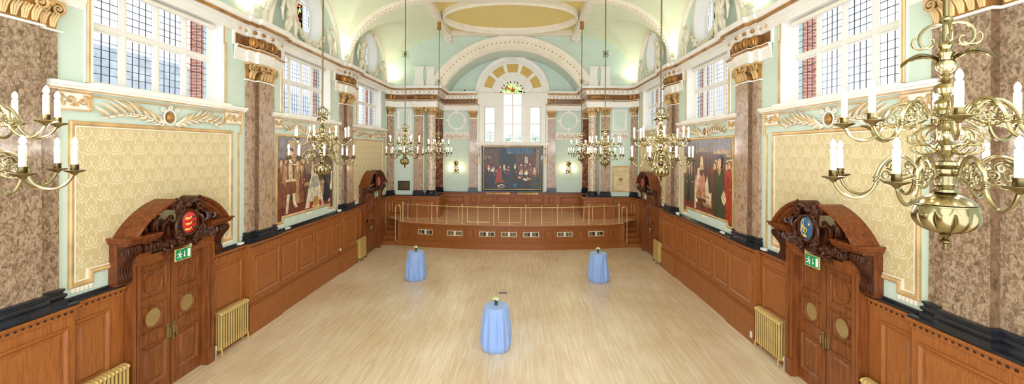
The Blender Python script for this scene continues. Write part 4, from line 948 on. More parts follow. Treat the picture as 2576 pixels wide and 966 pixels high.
# the two murals
for s in (-1, 1):
    c = BAYS[1]; T = SD(s); r = thing('mural_painting', (s*6.55, c, 2.5), ('large painting of a bearded man in russet doublet beside a seated lady in white' if s < 0 else 'large painting of a robed figure enthroned between dark gowned onlookers'), 'painting')
    fp = frame_path(c, 1.79, 2.585, 5.215)
    b = MB(T); b.prism(fp[::-1], 0, .012); b.build('backing', M['cream'], r, smooth=0)
    # picture x runs left to right as seen from the hall
    if s < 0: Cv = Canvas(T, c-1.72, 2.78, 3.44, 2.40, .016, 1)
    else: Cv = Canvas(T, c+1.72, 2.78, 3.44, 2.40, .016, -1)
    if s < 0:
        Cv.p('bg', [(0, -.06), (.08, -.06), (.08, 0), (.92, 0), (.92, -.06), (1, -.06), (1, 1), (0, 1)]); Cv.p('grey', [(0, .6), (1, .55), (1, 1), (0, 1)]); Cv.p('bgl', [(.2, .5), (.75, .5), (.7, .98), (.25, .95)])
        Cv.p('grey', [(.02, .62), (.14, .6), (.2, 1), (.02, 1)]); Cv.p('tan', [(.2, .5), (.26, .5), (.3, .95), (.15, .95)]); Cv.p('bg', [(.62, .3), (1, .3), (1, .95), (.8, .9)]); Cv.p('floor', [(0, -.02), (.92, 0), (.6, .2), (0, .16)])
        for x in (.05, .12, .33, .40): Cv.person(x, .1, .62, .05, .04, 'brownred' if x < .2 else 'maroon', .03, 'bg', 'tan')
        Cv.person(.3, .12, .6, .05, .04, 'tan', .03, 'bg', 'cream'); Cv.person(.37, .12, .55, .04, .035, 'brownred', .026, 'bg', 'tan')
        Cv.p('white', [(.12, .02), (.15, .01), (.19, .34), (.14, .34)]); Cv.p('white', [(.21, .34), (.26, .34), (.27, .14), (.31, .08), (.27, .07), (.24, .12)])
        Cv.robe('brownred', .19, .30, .70, .085, .075); Cv.robe('cream', .19, .34, .70, .03, .03); Cv.p('tan', [(.09, .66), (.06, .45), (.1, .36), (.13, .44), (.13, .62)]); Cv.p('tan', [(.26, .66), (.31, .48), (.28, .38), (.25, .44), (.25, .6)]); Cv.p('brownred', [(.11, .26), (.28, .26), (.26, .42), (.13, .42)]); Cv.p('cream', [(.11, .42), (.27, .42), (.27, .45), (.11, .45)])
        Cv.blob('dark', .18, .82, .055, .035); Cv.blob('skin', .18, .77, .035, .055); Cv.blob('brownred', .18, .73, .028, .03)
        Cv.p('tan', [(.42, .33), (.8, .33), (.8, .38), (.42, .38)])
        for i in range(9): Cv.p('tan', [(.66+.015*i, .16), (.67+.015*i, .16), (.67+.015*i, .33), (.66+.015*i, .33)])
        Cv.p('white', [(.44, .02), (.80, -.0), (.76, .16), (.70, .36), (.66, .5), (.56, .5), (.5, .3)]); Cv.p('silver', [(.52, .3), (.7, .3), (.66, .46), (.56, .46)]); Cv.p('white', [(.54, .48), (.6, .7), (.68, .5)]); Cv.blob('cream', .6, .56, .05, .12); Cv.p('maroon', [(.57, .62), (.6, .72), (.64, .62), (.6, .58)]); Cv.blob('skin', .605, .58, .025, .05)
        for x in (.5, .55, .66, .72): Cv.p('silver', [(x, .05), (x+.012, .05), (x*.4+.36, .3), (x*.4+.355, .3)])
        Cv.p('red', [(.5, .01), (.56, .01), (.58, .1), (.52, .1)]); Cv.p('red', [(.7, .01), (.75, .02), (.74, .1), (.69, .1)]); Cv.blob('ochre', .63, .09, .06, .08); Cv.blob('tan', .63, .09, .04, .055); Cv.blob('ochre', .63, .09, .03, .04)
        Cv.person(.86, .08, .5, .06, .06, 'navy', .03, 'dark', 'navy'); Cv.p('navy', [(.8, .08), (.9, .06), (.95, .2), (.84, .3)]); Cv.p('white', [(.95, .28), (.97, .28), (.975, .5), (.955, .5)]); Cv.blob('white', .95, .27, .02, .06); Cv.blob('skin', .91, .06, .018, .03); Cv.p('bg', [(.84, .5), (.99, .5), (.98, .62), (.86, .62)])
    else:
        Cv.p('bg', [(0, -.06), (.08, -.06), (.08, 0), (.92, 0), (.92, -.06), (1, -.06), (1, 1), (0, 1)]); Cv.p('floor', [(0, 0), (.92, 0), (1, -.05), (1, .14), (0, .16)])
        Cv.p('grey', [(0, .8), (1, .84), (1, 1), (0, 1)]); Cv.p('cream', [(0, .5), (.06, .5), (.06, .75), (0, .75)]); Cv.p('cream', [(.66, .55), (.76, .55), (.74, .76), (.68, .78)]); Cv.p('cream', [(.88, .52), (1, .5), (1, .74), (.9, .72)])
        Cv.p('bgl', [(.3, .8), (.56, .82), (.56, .9), (.3, .88)]); Cv.p('tan', [(.66, .78), (.98, .76), (.98, .86), (.66, .84)]); Cv.p('maroon', [(.34, .3), (.54, .3), (.54, .82), (.34, .82)]); Cv.p('bg', [(.64, .56), (.70, .72), (.85, .72), (.90, .56), (.9, .8), (.64, .8)])
        for x in (.22, .27, .33, .58, .63): Cv.p('bg', [(x, .3), (x+.015, .3), (x+.02, .95), (x, .95)])
        for x, c_ in ((.07, 'green'), (.14, 'dark'), (.2, 'green')): Cv.person(x, .1, .56, .05, .045, c_, .026, 'bg', 'tan')
        Cv.robe('pinkr', .42, .18, .58, .13, .06); Cv.robe('white', .36, .2, .6, .06, .03); Cv.p('pinkr', [(.3, .2), (.55, .2), (.52, .42), (.36, .45)]); Cv.blob('maroon', .43, .55, .04, .06); Cv.p('white', [(.4, .66), (.39, .58), (.47, .58), (.46, .66)]); Cv.blob('skin', .43, .62, .026, .045); Cv.p('cream', [(.395, .65), (.465, .65), (.45, .75), (.43, .78), (.41, .75)])
        Cv.p('white', [(.53, .16), (.60, .13), (.55, .5), (.52, .4)]); Cv.p('cream', [(.52, .12), (.66, .12), (.66, .3), (.56, .26)])
        for x in (.27, .64): Cv.p('cream', [(x, .02), (x+.035, .02), (x+.03, .48), (x+.005, .48)]); Cv.p('red', [(x+.002, .42), (x+.03, .42), (x+.028, .62), (x+.006, .62)])
        Cv.p('tan', [(.4, .1), (.64, .08), (.64, .12), (.4, .14)]); Cv.p('tan', [(.3, .22), (.6, .2), (.6, .23), (.3, .25)]); Cv.blob('bg', .42, .1, .045, .06); Cv.blob('white', .31, .14, .03, .03)
        for x, c_ in ((.7, 'bg'), (.92, 'red')): Cv.person(x, .02, .6, .06, .05, c_, .03, 'bg', c_)
        Cv.person(.79, .0, .62, .11, .075, 'green', .04, 'dark', 'ochre'); Cv.p('green', [(.7, .0), (.9, -.03), (.88, .4), (.74, .4)]); Cv.p('cream', [(.82, .26), (.87, .16), (.92, .24), (.87, .36)]); Cv.blob('dark', .79, .74, .055, .05); Cv.blob('skin', .79, .70, .03, .045)
        Cv.person(.96, -.02, .62, .05, .05, 'red', .03, 'brownred', 'red')
    Cv.done('canvas', r)
    b = MB(T); b.sweep(fp, [(-.02, 0), (-.02, .03), (0, .045), (.03, .04), (.05, .025), (.06, .012)], closed=True); b.build('frame', M['gold'], r)
    for q in (-1, 1):
        b = MB(T); b.box(*sorted((c+q*1.79, c+q*1.46)), 2.553, 2.562, 0, .04)
        for i in range(5): u = c+q*(1.79-.03-.066*i); b.prism([(u-.028, 2.555), (u+.028, 2.555), (u+.018, 2.49), (u-.024, 2.49)], 0, .04)
        b.build('guttae', M['cream'], r)
    b = MB(T); b.box(c-.18, c+.18, 2.62, 2.70, .012, .03); b.build('title_plate', M['cream'], r, smooth=0)

# ------------------------------------------------------------------ doors with carved surrounds
M['mirror'] = paint('door_port_glass', (196, 180, 140), .04, .02, 1.)
M['shred'] = paint('shield_red', (196, 40, 34), .3, .04); M['shblue'] = paint('shield_blue', (44, 92, 130), .3, .04); M['shdark'] = paint('shield_dark', (70, 60, 60), .3, .04); M['shgold'] = paint('shield_gold', (232, 194, 104), .35, .04); M['shwhite'] = paint('shield_white', (232, 222, 200), .4, .03)
def door(s, c, k, dn):
    T = SD(s); TU = lambda a, b_, c_: SD(s)(c_, b_, a)    # prism in (w, v), extruded along u
    d = thing('door_%d' % dn, (s*6.5, c, 0), kind='structure')
    b = MB(T)
    for q in (-1, 1):
        x0, x1 = sorted((c+q*.78, c+q*.96)); b.box(x0, x1, 0, 2.66, 0, .17); b.box(*sorted((c+q*.80, c+q*.86)), .35, 2.66, .17, .19); b.box(*sorted((c+q*.90, c+q*.965)), .35, 2.72, .17, .215); b.box(x0-.01, x1+.01, 0, .36, 0, .22)
        x0, x1 = sorted((c+q*.62, c+q*.98)); b.box(x0, x1, 2.80, 2.88, .1, .22)
    b.box(c-.78, c+.78, 2.62, 2.78, 0, .17); b.box(c-.965, c+.965, 2.74, 2.81, 0, .215); b.box(c-.965, c+.965, 2.66, 2.74, 0, .19)
    b.build('door_casing', M['wooddoor'], d, smooth=0)
    for q in (-1, 1):
        x0, x1 = sorted((c+q*.012, c+q*.775)); b = MB(T); b.box(x0, x1, .01, 2.62, .0, .05)
        xm = (x0+x1)/2+q*.0; hw = .27
        leaf = b.build('door_leaf', M['wooddoor'], d, smooth=0)
        b = MB(T)
        for (z0, z1) in ((1.93, 2.47), (1.27, 1.81)):
            b.sweep(rect(xm-hw, xm+hw, z0, z1), [(-.015, .05), (-.01, .065), (.012, .068), (.02, .055), (.02, .05)], closed=True)
            for i in range(11):
                for (uu, vv) in ((xm-hw+.035+(2*hw-.07)*i/10, z0+.035), (xm-hw+.035+(2*hw-.07)*i/10, z1-.035), (xm-hw+.035, z0+.035+(z1-z0-.07)*i/10), (xm+hw-.035, z0+.035+(z1-z0-.07)*i/10)):
                    b.box(uu-.014, uu+.014, vv-.014, vv+.014, .05, .064)
            cz = (z0+z1)/2; pr = [(.165, .05), (.168, .066), (.18, .076), (.195, .072), (.20, .058), (.20, .05)]
            for i in range(5): b.strip([(xm+pr[i][0]*cos(a), cz+pr[i][0]*sin(a), pr[i][1]) for a in [2*pi*j/36 for j in range(36)]], [(xm+pr[i+1][0]*cos(a), cz+pr[i+1][0]*sin(a), pr[i+1][1]) for a in [2*pi*j/36 for j in range(36)]], closed=True)
        b.build('carved_panel_border', M['wooddoor'], leaf)
        b = MB(T); panel(b, T, xm-hw+.0, xm+hw-.0, .27, 1.02, .05); b.build('lower_panel', M['wooddoor'], leaf)
        b = MB(T); b.add([(xm+.166*cos(a), 1.54+.166*sin(a), .054) for a in [2*pi*j/36 for j in range(36)]], [tuple(range(36))]); b.build('port_glass', M['mirror'], leaf, smooth=0)
        hx_ = c+q*.07
        b = MB(T); b.box(hx_-.035, hx_+.035, .92, 1.28, .05, .058); b.tube([(hx_, .98, .055), (hx_, .98, .105), (hx_, 1.02, .11), (hx_, 1.18, .11), (hx_, 1.22, .105), (hx_, 1.22, .055)], .011, 8); b.build('pull_handle', M['brass'], leaf)
    # carved overdoor
    p = thing('door_pediment', (s*6.4, c, 2.6), '', 'door pediment', 'carved door pediments')
    b = MB(T); b.box(c-1.19, c+1.19, 2.86, 3.13, 0, .14); b.box(c-1.2, c-.96, 2.386, 3.14, 0, .16); b.box(c+.96, c+1.2, 2.386, 3.14, 0, .16)
    for q in (-1, 1):
        x0, x1 = sorted((c+q*.62, c+q*1.2))
        for (z0, z1, w_, e) in ((3.08, 3.12, .34, 0), (3.12, 3.15, .39, .02), (3.15, 3.20, .43, .04), (3.20, 3.24, .46, .06)): b.box(x0-(e if q < 0 else 0), x1+(e if q > 0 else 0), z0, z1, 0, w_)
    b.build('entablature', M['woodp'], p, smooth=0)
    R_, zc = 1.36, 2.49
    for q in (-1, 1):
        b = MB(T); a0 = pi/2+math.asin(1.14/R_) if q < 0 else pi/2-math.asin(1.14/R_); a1 = pi/2+math.asin(.32/R_) if q < 0 else pi/2-math.asin(.32/R_)
        P = [(c+R_*cos(a0+(a1-a0)*i/16), zc+R_*sin(a0+(a1-a0)*i/16)) for i in range(17)]
        if q > 0: P = P[::-1]
        b.sweep(P, [(0, 0), (0, .42), (.03, .45), (.05, .42), (.07, .42), (.09, .36), (.13, .35), (.15, .30), (.18, .28), (.18, .0)])
        b.build('raking_arch', M['woodp'], p, smooth=45)
        b = MB(T); vx, vz = c+q*.30, zc+sqrt(R_**2-.3**2)-.115
        b.tube([(vx, vz, .03), (vx, vz, .40)], .105, 20)
        b.tube(spiral(vx, vz, .112, pi/2, 2.2, .41, 34, .1, q), lambda t: .022-.01*t, 8); b.ell((vx, vz, .41), (.03, .03, .03), 8, 5)
        b.build('volute', M['woodd'], p)
        # console bracket
        x0, x1 = sorted((c+q*.98, c+q*1.19))
        P = [(0.1, 2.42), (.20, 2.42), (.23, 2.50), (.19, 2.62), (.21, 2.74), (.29, 2.86), (.36, 2.94), (.39, 3.01), (.36, 3.07), (.1, 3.08)]
        P = smooth(P[:1]+P[1:9]+P[9:], 3) if False else [P[0]]+smooth(P[1:9], 4)+[P[9]]
        b = MB(TU); b.prism(P, x0, x1)
        b.T = T
        for i in range(4):
            u = x0+.03+(x1-x0-.06)*i/3; b.tube([(u, v, w_+.004) for (w_, v) in P[1:-1]], .014, 7)
        b.T = TU
        for e in (x0-.004, x1+.004): b.tube([(pp[0], pp[1], e) for pp in spiral(.29, 2.98, .085, pi/2, 2., 0, 26, .12, -1)], lambda t: .014-.006*t, 6)
        b.build('console', M['woodd'], p)
    # tympanum board and carving
    b = MB(T); P = [(c-1.1, 3.1)]+[(c+(R_-.16)*cos(a), zc+(R_-.16)*sin(a)) for a in [pi/2+.9-1.8*i/20 for i in range(21)] if zc+(R_-.16)*sin(a) > 3.1 and abs((R_-.16)*cos(a)) > .34]+[(c+1.1, 3.1)]
    L1 = [q for q in P if q[0] < c-.3]+[(c-.34, 3.1)]; L2 = [(c+.34, 3.1)]+[q for q in P if q[0] > c+.3]
    b.prism(L1, 0, .06); b.prism(L2, 0, .06); b.box(c-.34, c+.34, 2.86, 3.3, 0, .1); b.build('tympanum', M['woodd'], p, smooth=0)
    b = MB(lambda u, v, w, T=T, c=c: T(c+(u-c)*.86, v, w+.08)); rnd = random.Random(11+k)
    def acan(x, z, L, a, w0=.2, curl=1):
        pts = [(x+L*t*cos(a+curl*1.2*t*t), z+L*t*sin(a+curl*1.2*t*t), w0+.06*sin(pi*t)) for t in [j/8 for j in range(9)]]
        b.tube(pts, lambda t: .008+.032*sin(pi*(.1+.8*t)), 6); e = pts[-1]; b.ell(e, (.026, .026, .026), 7, 5)
    def rosette(x, z, r, w0):
        for i in range(6): b.ell((x+r*.6*cos(i*pi/3), z+r*.6*sin(i*pi/3), w0), (r*.42, r*.42, r*.3), 8, 5)
        b.ell((x, z, w0+r*.25), (r*.3, r*.3, r*.25), 8, 5)
    for q in (-1, 1):
        rosette(c+q*.62, 3.0, .13, .17); rosette(c+q*.5, 3.38, .08, .14)
        for (x, z, L, a) in ((.45, 3.0, .3, -.6), (.78, 2.95, .25, .5), (.8, 3.05, .24, -.3), (.36, 2.95, .22, -2.3), (.95, 2.98, .16, .9), (.3, 3.05, .3, .4), (.5, 3.15, .3, .9), (.62, 3.2, .3, .5), (.75, 3.2, .28, .9), (.42, 3.35, .2, 1.7), (.9, 3.25, .2, .3), (.3, 2.9, .2, -1.2)):
            acan(c+q*x, z+.02*rnd.random(), L, (a if q > 0 else pi-a), .17, q)
        for i in range(9): b.ell((c+q*(.2+.75*rnd.random()), 2.9+.32*rnd.random(), .16), (.035, .04, .05), 7, 5)
        # strapwork round the cartouche
        b.tube(smooth([(c+q*x, z, w_) for x, z, w_ in ((.12, 3.70, .3), (.25, 3.74, .34), (.34, 3.66, .36), (.31, 3.55, .33), (.25, 3.50, .3), (.30, 3.42, .34), (.37, 3.33, .36), (.37, 3.2, .36), (.29, 3.1, .33), (.22, 3.04, .33), (.26, 2.97, .34), (.2, 2.92, .32))]), .035, 8)
        b.tube(spiral(c+q*.26, 3.62, .10, pi/2, 1.4, .38, 18, .2, -q), .026, 7); b.tube(spiral(c+q*.33, 3.12, .085, 0, 1.4, .36, 18, .2, q), .024, 7); b.tube(spiral(c+q*.18, 2.96, .07, 0, 1.3, .34, 16, .2, -q), .022, 7)
    b.tube(spiral(c-.02, 3.76, .07, pi, 1.1, .34, 14, .3), .03, 7); b.ell((c, 3.66, .33), (.09, .06, .05), 9, 6)
    for i in range(7): b.ell((c-.15+.05*i, 2.88+.02*(i % 2), .26), (.04, .045, .06), 7, 5)
    for q in (-1, 1):
        for i in range(12):
            x = .3+.62*i/11; acan(c+q*x, 2.90+.03*(i % 2), .13+.05*rnd.random(), (1.2-.5*(i % 3)) if q > 0 else pi-(1.2-.5*(i % 3)), .2, q)
    b.build('acanthus_carving', M['woodd'], p)
    TZ = lambda u, v, w, T=T, c=c: T(c+(u-c)*.86, 3.31+(v-3.32)*.8, w+.08)
    b = MB(TZ); b.ell((c, 3.32, .30), (.30, .36, .08), 24, 8); b.tube([(c+.245*cos(a), 3.32+.30*sin(a), .36) for a in [2*pi*j/32 for j in range(32)]], .022, 8, closed=True); b.build('cartouche', M['woodd'], p)
    # shield: hemi-oval plus charges
    b = MB(TZ); ang = [2*pi*j/32 for j in range(32)]; base = {0: 0, 1: 2, 2: 0, 3: 0}[k]
    rg = [[(c+.22*q*cos(a), 3.32+.27*q*sin(a), .355+.045*sqrt(max(0, 1-q*q))) for a in ang] for q in (1, .8, .55, .3, .02)]
    for i in range(4): b.strip(rg[i], rg[i+1], closed=True, mi=0)
    def on(P, mi, e=.004):
        vs = [(c+(x*.22), 3.32+z*.27, .355+.045*sqrt(max(0, 1-x*x-z*z))+e) for x, z in P]; b.add(vs, [tuple(range(len(vs)))], mi)
    fx = 1 if s < 0 else -1
    if k == 0:
        for i in range(3):
            z = .5-.5*i; on([(fx*x, z+dz) for x, dz in ((.05, -.1), (.3, -.13), (.6, -.12), (.8, -.02), (.6, .06), (.3, .02), (.05, .08))], 1)
            on([(fx*x, z-.05+dz) for x, dz in ((-.75, -.1), (-.6, -.16), (-.3, -.14), (-.05, -.04), (.05, .1), (-.1, .12), (-.2, .02), (-.5, .06), (-.72, .04))], 2, .006)
    elif k == 1:
        on([(fx*x, z) for x, z in ((-.35, .75), (-.5, .4), (-.42, 0), (-.6, -.3), (-.4, -.7), (0, -.85), (.3, -.75), (.1, -.4), (.2, 0), (-.05, .3), (-.05, .6), (-.2, .85))], 2)
        b.tube([(p_[0], p_[1], .412) for p_ in [(c+fx*(.05+.06*cos(t)), 3.28+.06*sin(t)) for t in [2*pi*j/14 for j in range(14)]]], .008, 5, closed=True, mi=2)
        b.tube([(c+fx*.09*t, 3.14+.03*sin(6*t), .405) for t in [j/8 for j in range(9)]], .008, 5, mi=2); on([(fx*.5, .5), (fx*.7, .45), (fx*.72, .3), (fx*.55, .3)], 2)
    else:
        on([(-.9, -.1), (.9, -.1), (.9, .12), (-.9, .12)], 3); on([(-.12, -.9), (.12, -.9), (.12, .9), (-.12, .9)], 3, .005)
        on([(-.5, -.8), (.5, -.8), (.55, -.35), (0, -.3), (-.55, -.35)], 3 if k == 2 else 2, .006)
    b.build('painted_shield', [M['shblue'] if k == 1 else M['shred'], M['shdark'], M['shgold'], M['shwhite']], p, smooth=60)
    lab = {0: 'dark carved broken pediment with red and gold oval shield, over the near left door', 1: 'dark carved broken pediment with blue and gold oval shield, over the near right door', 2: 'small distant dark carved pediment with red and white shield over the far left door', 3: 'small distant dark carved pediment with reddish shield over the far right door'}[k]
    p['label'] = lab
    # exit sign hung under the carving
    e = thing('exit_sign', (s*6.2, c+.12, 2.56), 'green and white running man exit sign over the %s door' % {0: 'near left', 1: 'near right', 2: 'far left', 3: 'far right'}[k], 'exit sign', 'green exit signs')
    u0 = c-.27; W, H = .38, .235; z0 = 2.57; w0 = .36
    X = lambda x: (u0+x*W) if s < 0 else (u0+W-x*W)
    b = MB(T); b.box(u0, u0+W, z0, z0+H, w0, w0+.018); b.box(c+.1, c+.14, z0+H-.02, z0+H+.1, .12, w0+.01); b.build('sign_plate', M['signedge'], e, smooth=0)
    b = MB(T); b.box(u0+.012, u0+W-.012, z0+.012, z0+H-.012, w0+.018, w0+.0195); b.build('green_face', M['signgreen'], e, smooth=0)
    b = MB(T)
    def pl(P): b.prism([(X(x), z0+y*H) for x, y in P], w0+.0192, w0+.0215)
    pl([(.76, .16), (.93, .16), (.93, .84), (.76, .84)]); b.build('door_symbol', M['signwhite'], e, smooth=0); b = MB(T)
    pl([(.555, .75), (.585, .75), (.585, .4), (.64, .42), (.57, .22), (.50, .42), (.555, .4)]); b.build('arrow_symbol', M['signwhite'], e, smooth=0); b = MB(T)
    pl([(.28, .79), (.30, .79), (.28, .6), (.26, .6)]); pl([(.30+.035*cos(a), .76+.057*sin(a)) for a in [2*pi*j/12 for j in range(12)]])
    pl([(.22, .66), (.29, .68), (.30, .44), (.22, .42)]); pl([(.22, .66), (.25, .60), (.16, .54), (.10, .54), (.10, .58), (.15, .60)]); pl([(.28, .66), (.36, .54), (.42, .55), (.42, .50), (.34, .48), (.27, .58)])
    pl([(.22, .44), (.28, .42), (.22, .30), (.10, .24), (.08, .28), (.18, .34)]); pl([(.24, .44), (.30, .45), (.37, .34), (.33, .18), (.30, .18), (.32, .32)])
    b.build('running_figure', M['signwhite'], e, smooth=0)
dn = 0
for k, (s, c) in enumerate(((-1, BAYS[0]), (1, BAYS[0]), (-1, BAYS[2]), (1, BAYS[2]))): door(s, c+.02, k, k+1)

# ------------------------------------------------------------------ radiators
def radiator(T, loc, u0, u1, w0, w1, label):
    r = thing('radiator', loc, label, 'radiator', 'gold column radiators'); n = 12; st = (u1-u0)/n; z0, z1 = .13, 1.0
    for i in range(n):
        u = u0+st*(i+.5); b = MB(T)
        for w_ in (w0+.022, (w0+w1)/2, w1-.022): b.tube([(u, z0+.03, w_), (u, z1-.03, w_)], .021, 8)
        b.tube([(u, z1-.055, w0+.005), (u, z1-.02, w0+.02), (u, z1-.005, (w0+w1)/2), (u, z1-.02, w1-.02), (u, z1-.055, w1-.002)], .029, 8)
        b.tube([(u, z0+.05, w0+.01), (u, z0+.02, (w0+w1)/2), (u, z0+.05, w1-.01)], .027, 8)
        b.box(u-st*.5, u+st*.5, z0+.06, z0+.09, (w0+w1)/2-.015, (w0+w1)/2+.015); b.box(u-st*.5, u+st*.5, z1-.1, z1-.07, (w0+w1)/2-.015, (w0+w1)/2+.015)
        b.build('section', M['radgold'], r)
    for u in (u0+st*.5, u1-st*.5):
        b = MB(T)
        for w_ in (w0+.01, w1-.01): b.tube([(u, z0+.06, w_), (u, .06, w_+(.01 if w_ > (w0+w1)/2 else 0)), (u, .0, w_+(.03 if w_ > (w0+w1)/2 else 0))], lambda t: .02-.004*t, 7)
        b.tube([(u, z0+.05, w0+.01), (u, z0+.05, w1-.01)], .012, 6); b.build('foot', M['radgold'], r)
    b = MB(T); b.tube([(u0-.01, .2, (w0+w1)/2), (u0-.05, .2, (w0+w1)/2)], .018, 8); b.tube([(u0-.05, .0, (w0+w1)/2), (u0-.05, .25, (w0+w1)/2)], .012, 8); b.ell((u0-.05, .26, (w0+w1)/2), (.025, .03, .025), 8, 5); b.build('valve', M['plastic'], r)
for s in (-1, 1):
    T = SD(s); nm = SIDE[s]
    radiator(T, (s*6.35, 9.6, 0), 9.15, 10.12, .10, .26, 'gold column radiator on the far side of the near %s door' % nm)
    radiator(T, (s*6.35, 6.5, 0), 6.2, 7.0, .10, .26, 'gold column radiator before the near %s door, cut by the bottom picture edge' % nm)
    r = thing('radiator', (s*6.3, 17.4, 0), 'flat fronted pale gold radiator against the wall beside the far %s door' % nm, 'radiator')
    b = MB(T); u0, u1 = 17.02, 17.66
    P = [(u0, .16), (u0, .97), (u0+.03, 1.0), (u1-.03, 1.0), (u1, .97), (u1, .16)]; b.prism(P, .24, .32); b.build('front_panel', M['radgold'], r)
    b = MB(T); b.box(u0+.01, u1-.01, .18, .97, .20, .235); b.box(u0+.01, u1-.01, .18, .94, .13, .17)
    for i in range(8): u = u0+.06+(u1-u0-.12)*i/7; b.tube([(u, .2, .185), (u, .95, .185)], .02, 6)
    b.build('back_panels', M['radgold'], r)
    for u in (u0+.05, u1-.05):
        b = MB(T); b.tube([(u, .2, .22), (u, .06, .24), (u, 0, .27)], .016, 7); b.build('foot', M['radgold'], r)

# ------------------------------------------------------------------ stage
RS = 21.06; YS = lambda x: 40.60-sqrt(RS**2-x*x)
ZT = lambda y: 1.17+.05*(y-19.6)
TS = lambda u, v, w: (u-w*(-u/RS)*-1, YS(u)-w, v)
st_ = thing('stage', (0, 20, 0), 'low bowed oak stage platform across the far end of the hall', 'stage')
b = MB(); xs = [-5.57+11.14*i/80 for i in range(81)]
def curved(b, o, z0, z1, x0=-5.57, x1=5.57, n=60, top=True):
    X_ = [x0+(x1-x0)*i/n for i in range(n+1)]; A = [(x, YS(x)-o, z0) for x in X_]; B = [(x, YS(x)-o, z1) for x in X_]; C = [(x, YS(x)+.12, z1) for x in X_]; D = [(x, YS(x)+.12, z0) for x in X_]
    b.strip(A, B); b.strip(B, C); b.strip(A, D)
    for X, (P) in ((0, 0), (-1, 0)): b.add([A[X], B[X], C[X], D[X]], [(0, 1, 2, 3)])
curved(b, 0, 0, 1.1); b.build('riser_face', M['wood'], st_, smooth=0)
b = MB(); curved(b, .10, 0, .28, -5.5, 5.5); curved(b, .07, .28, .31, -5.5, 5.5); curved(b, .05, .31, .34, -5.5, 5.5); b.build('plinth', M['wood'], st_, smooth=0)
b = MB(); curved(b, .05, 1.06, 1.10, -5.6, 5.6); curved(b, .10, 1.10, 1.16, -5.65, 5.65); b.build('nosing', M['wood'], st_, smooth=0)
for s in (-1, 1):
    b = MB(); x0, x1 = sorted((s*5.45, s*5.65)); b.box(x0, x1, YS(5.57)-.05, 21.5, 0, 1.1); b.box(x0-.02, x1+.02, YS(5.57)-.14, YS(5.57)+.12, 0, .3); b.build('end_post', M['wood'], st_, smooth=0)
b = MB(); X_ = [-5.62+11.24*i/60 for i in range(61)]
A = [(x, YS(min(5.57, abs(x)))-.09, ZT(YS(min(5.57, abs(x))))) for x in X_]; B = [(x, 21.5, ZT(21.5)) for x in X_]
b.strip(A, B); b.strip(A, [(p[0], p[1], p[2]-.03) for p in A]); b.add([(-5.62, 21.5, ZT(21.5)-.001), (5.62, 21.5, ZT(21.5)-.001), (4.7, 23.35, ZT(23.35)), (-4.7, 23.35, ZT(23.35))], [(0, 1, 2, 3)])
for s in (-1, 1): b.add([(s*5.6, 20.3, ZT(20.3)), (s*6.4, 21.0, ZT(21.0)), (s*6.3, 21.5, ZT(21.5)), (s*5.6, 21.5, ZT(21.5))], [(0, 1, 2, 3)])
b.build('boards', M['stagefloor'], st_, smooth=0)
def xat(px, Y): return .617+(px-1316)/1024*Y*1.0
for px in (1028, 1105, 1184.6, 1380, 1462, 1542):
    Y = 19.9; x = xat(px, Y)+(.0); b = MB(TS); panel(b, TS, x-.22, x+.22, .46, .98, 0); b.build('panel', M['wood'], st_)
for px in (1068, 1145, 1227, 1282, 1337, 1421, 1501):
    x = xat(px, 19.8); b = MB(TS); b.sweep(rect(x-.5, x+.5, .46, 1.0), [(-.0, 0), (0, .02), (.025, .022), (.04, .005), (.04, 0)], closed=True); b.build('panel_frame', M['wood'], st_)
for k, px in enumerate((1068, 1145, 1227, 1282, 1337, 1421, 1501)):
    x = xat(px, 19.8); g = thing('vent_grille', (x, YS(x), .63), '%s vent grille set in the stage front, cream frame with brass mesh' % ['first', 'second', 'third', 'middle', 'fifth', 'sixth', 'seventh'][k]+(' from the left' if k != 3 else ''), 'vent grille', 'stage front grilles')
    b = MB(TS); b.box(x-.375, x+.375, .61, .845, 0.001, .012)
    for xx in (-.35, -.02, .02, .35, -.19, .19): pass
    b.build('frame', M['cream'], g, smooth=0)
    for (a0, a1, mm) in ((-.345, -.20, 'mesho'), (-.19, -.05, 'meshd'), (.05, .19, 'mesho'), (.20, .345, 'meshd')):
        b = MB(TS); b.box(x+a0, x+a1, .635, .82, .008, .016)
        for i in range(5): b.box(x+a0+.02+.028*i, x+a0+.026+.028*i, .635, .82, .016, .02)
        b.build('mesh_panel', M[mm] if (k % 2 == 0 or mm == 'mesho') else M['mesho'], g, smooth=0)
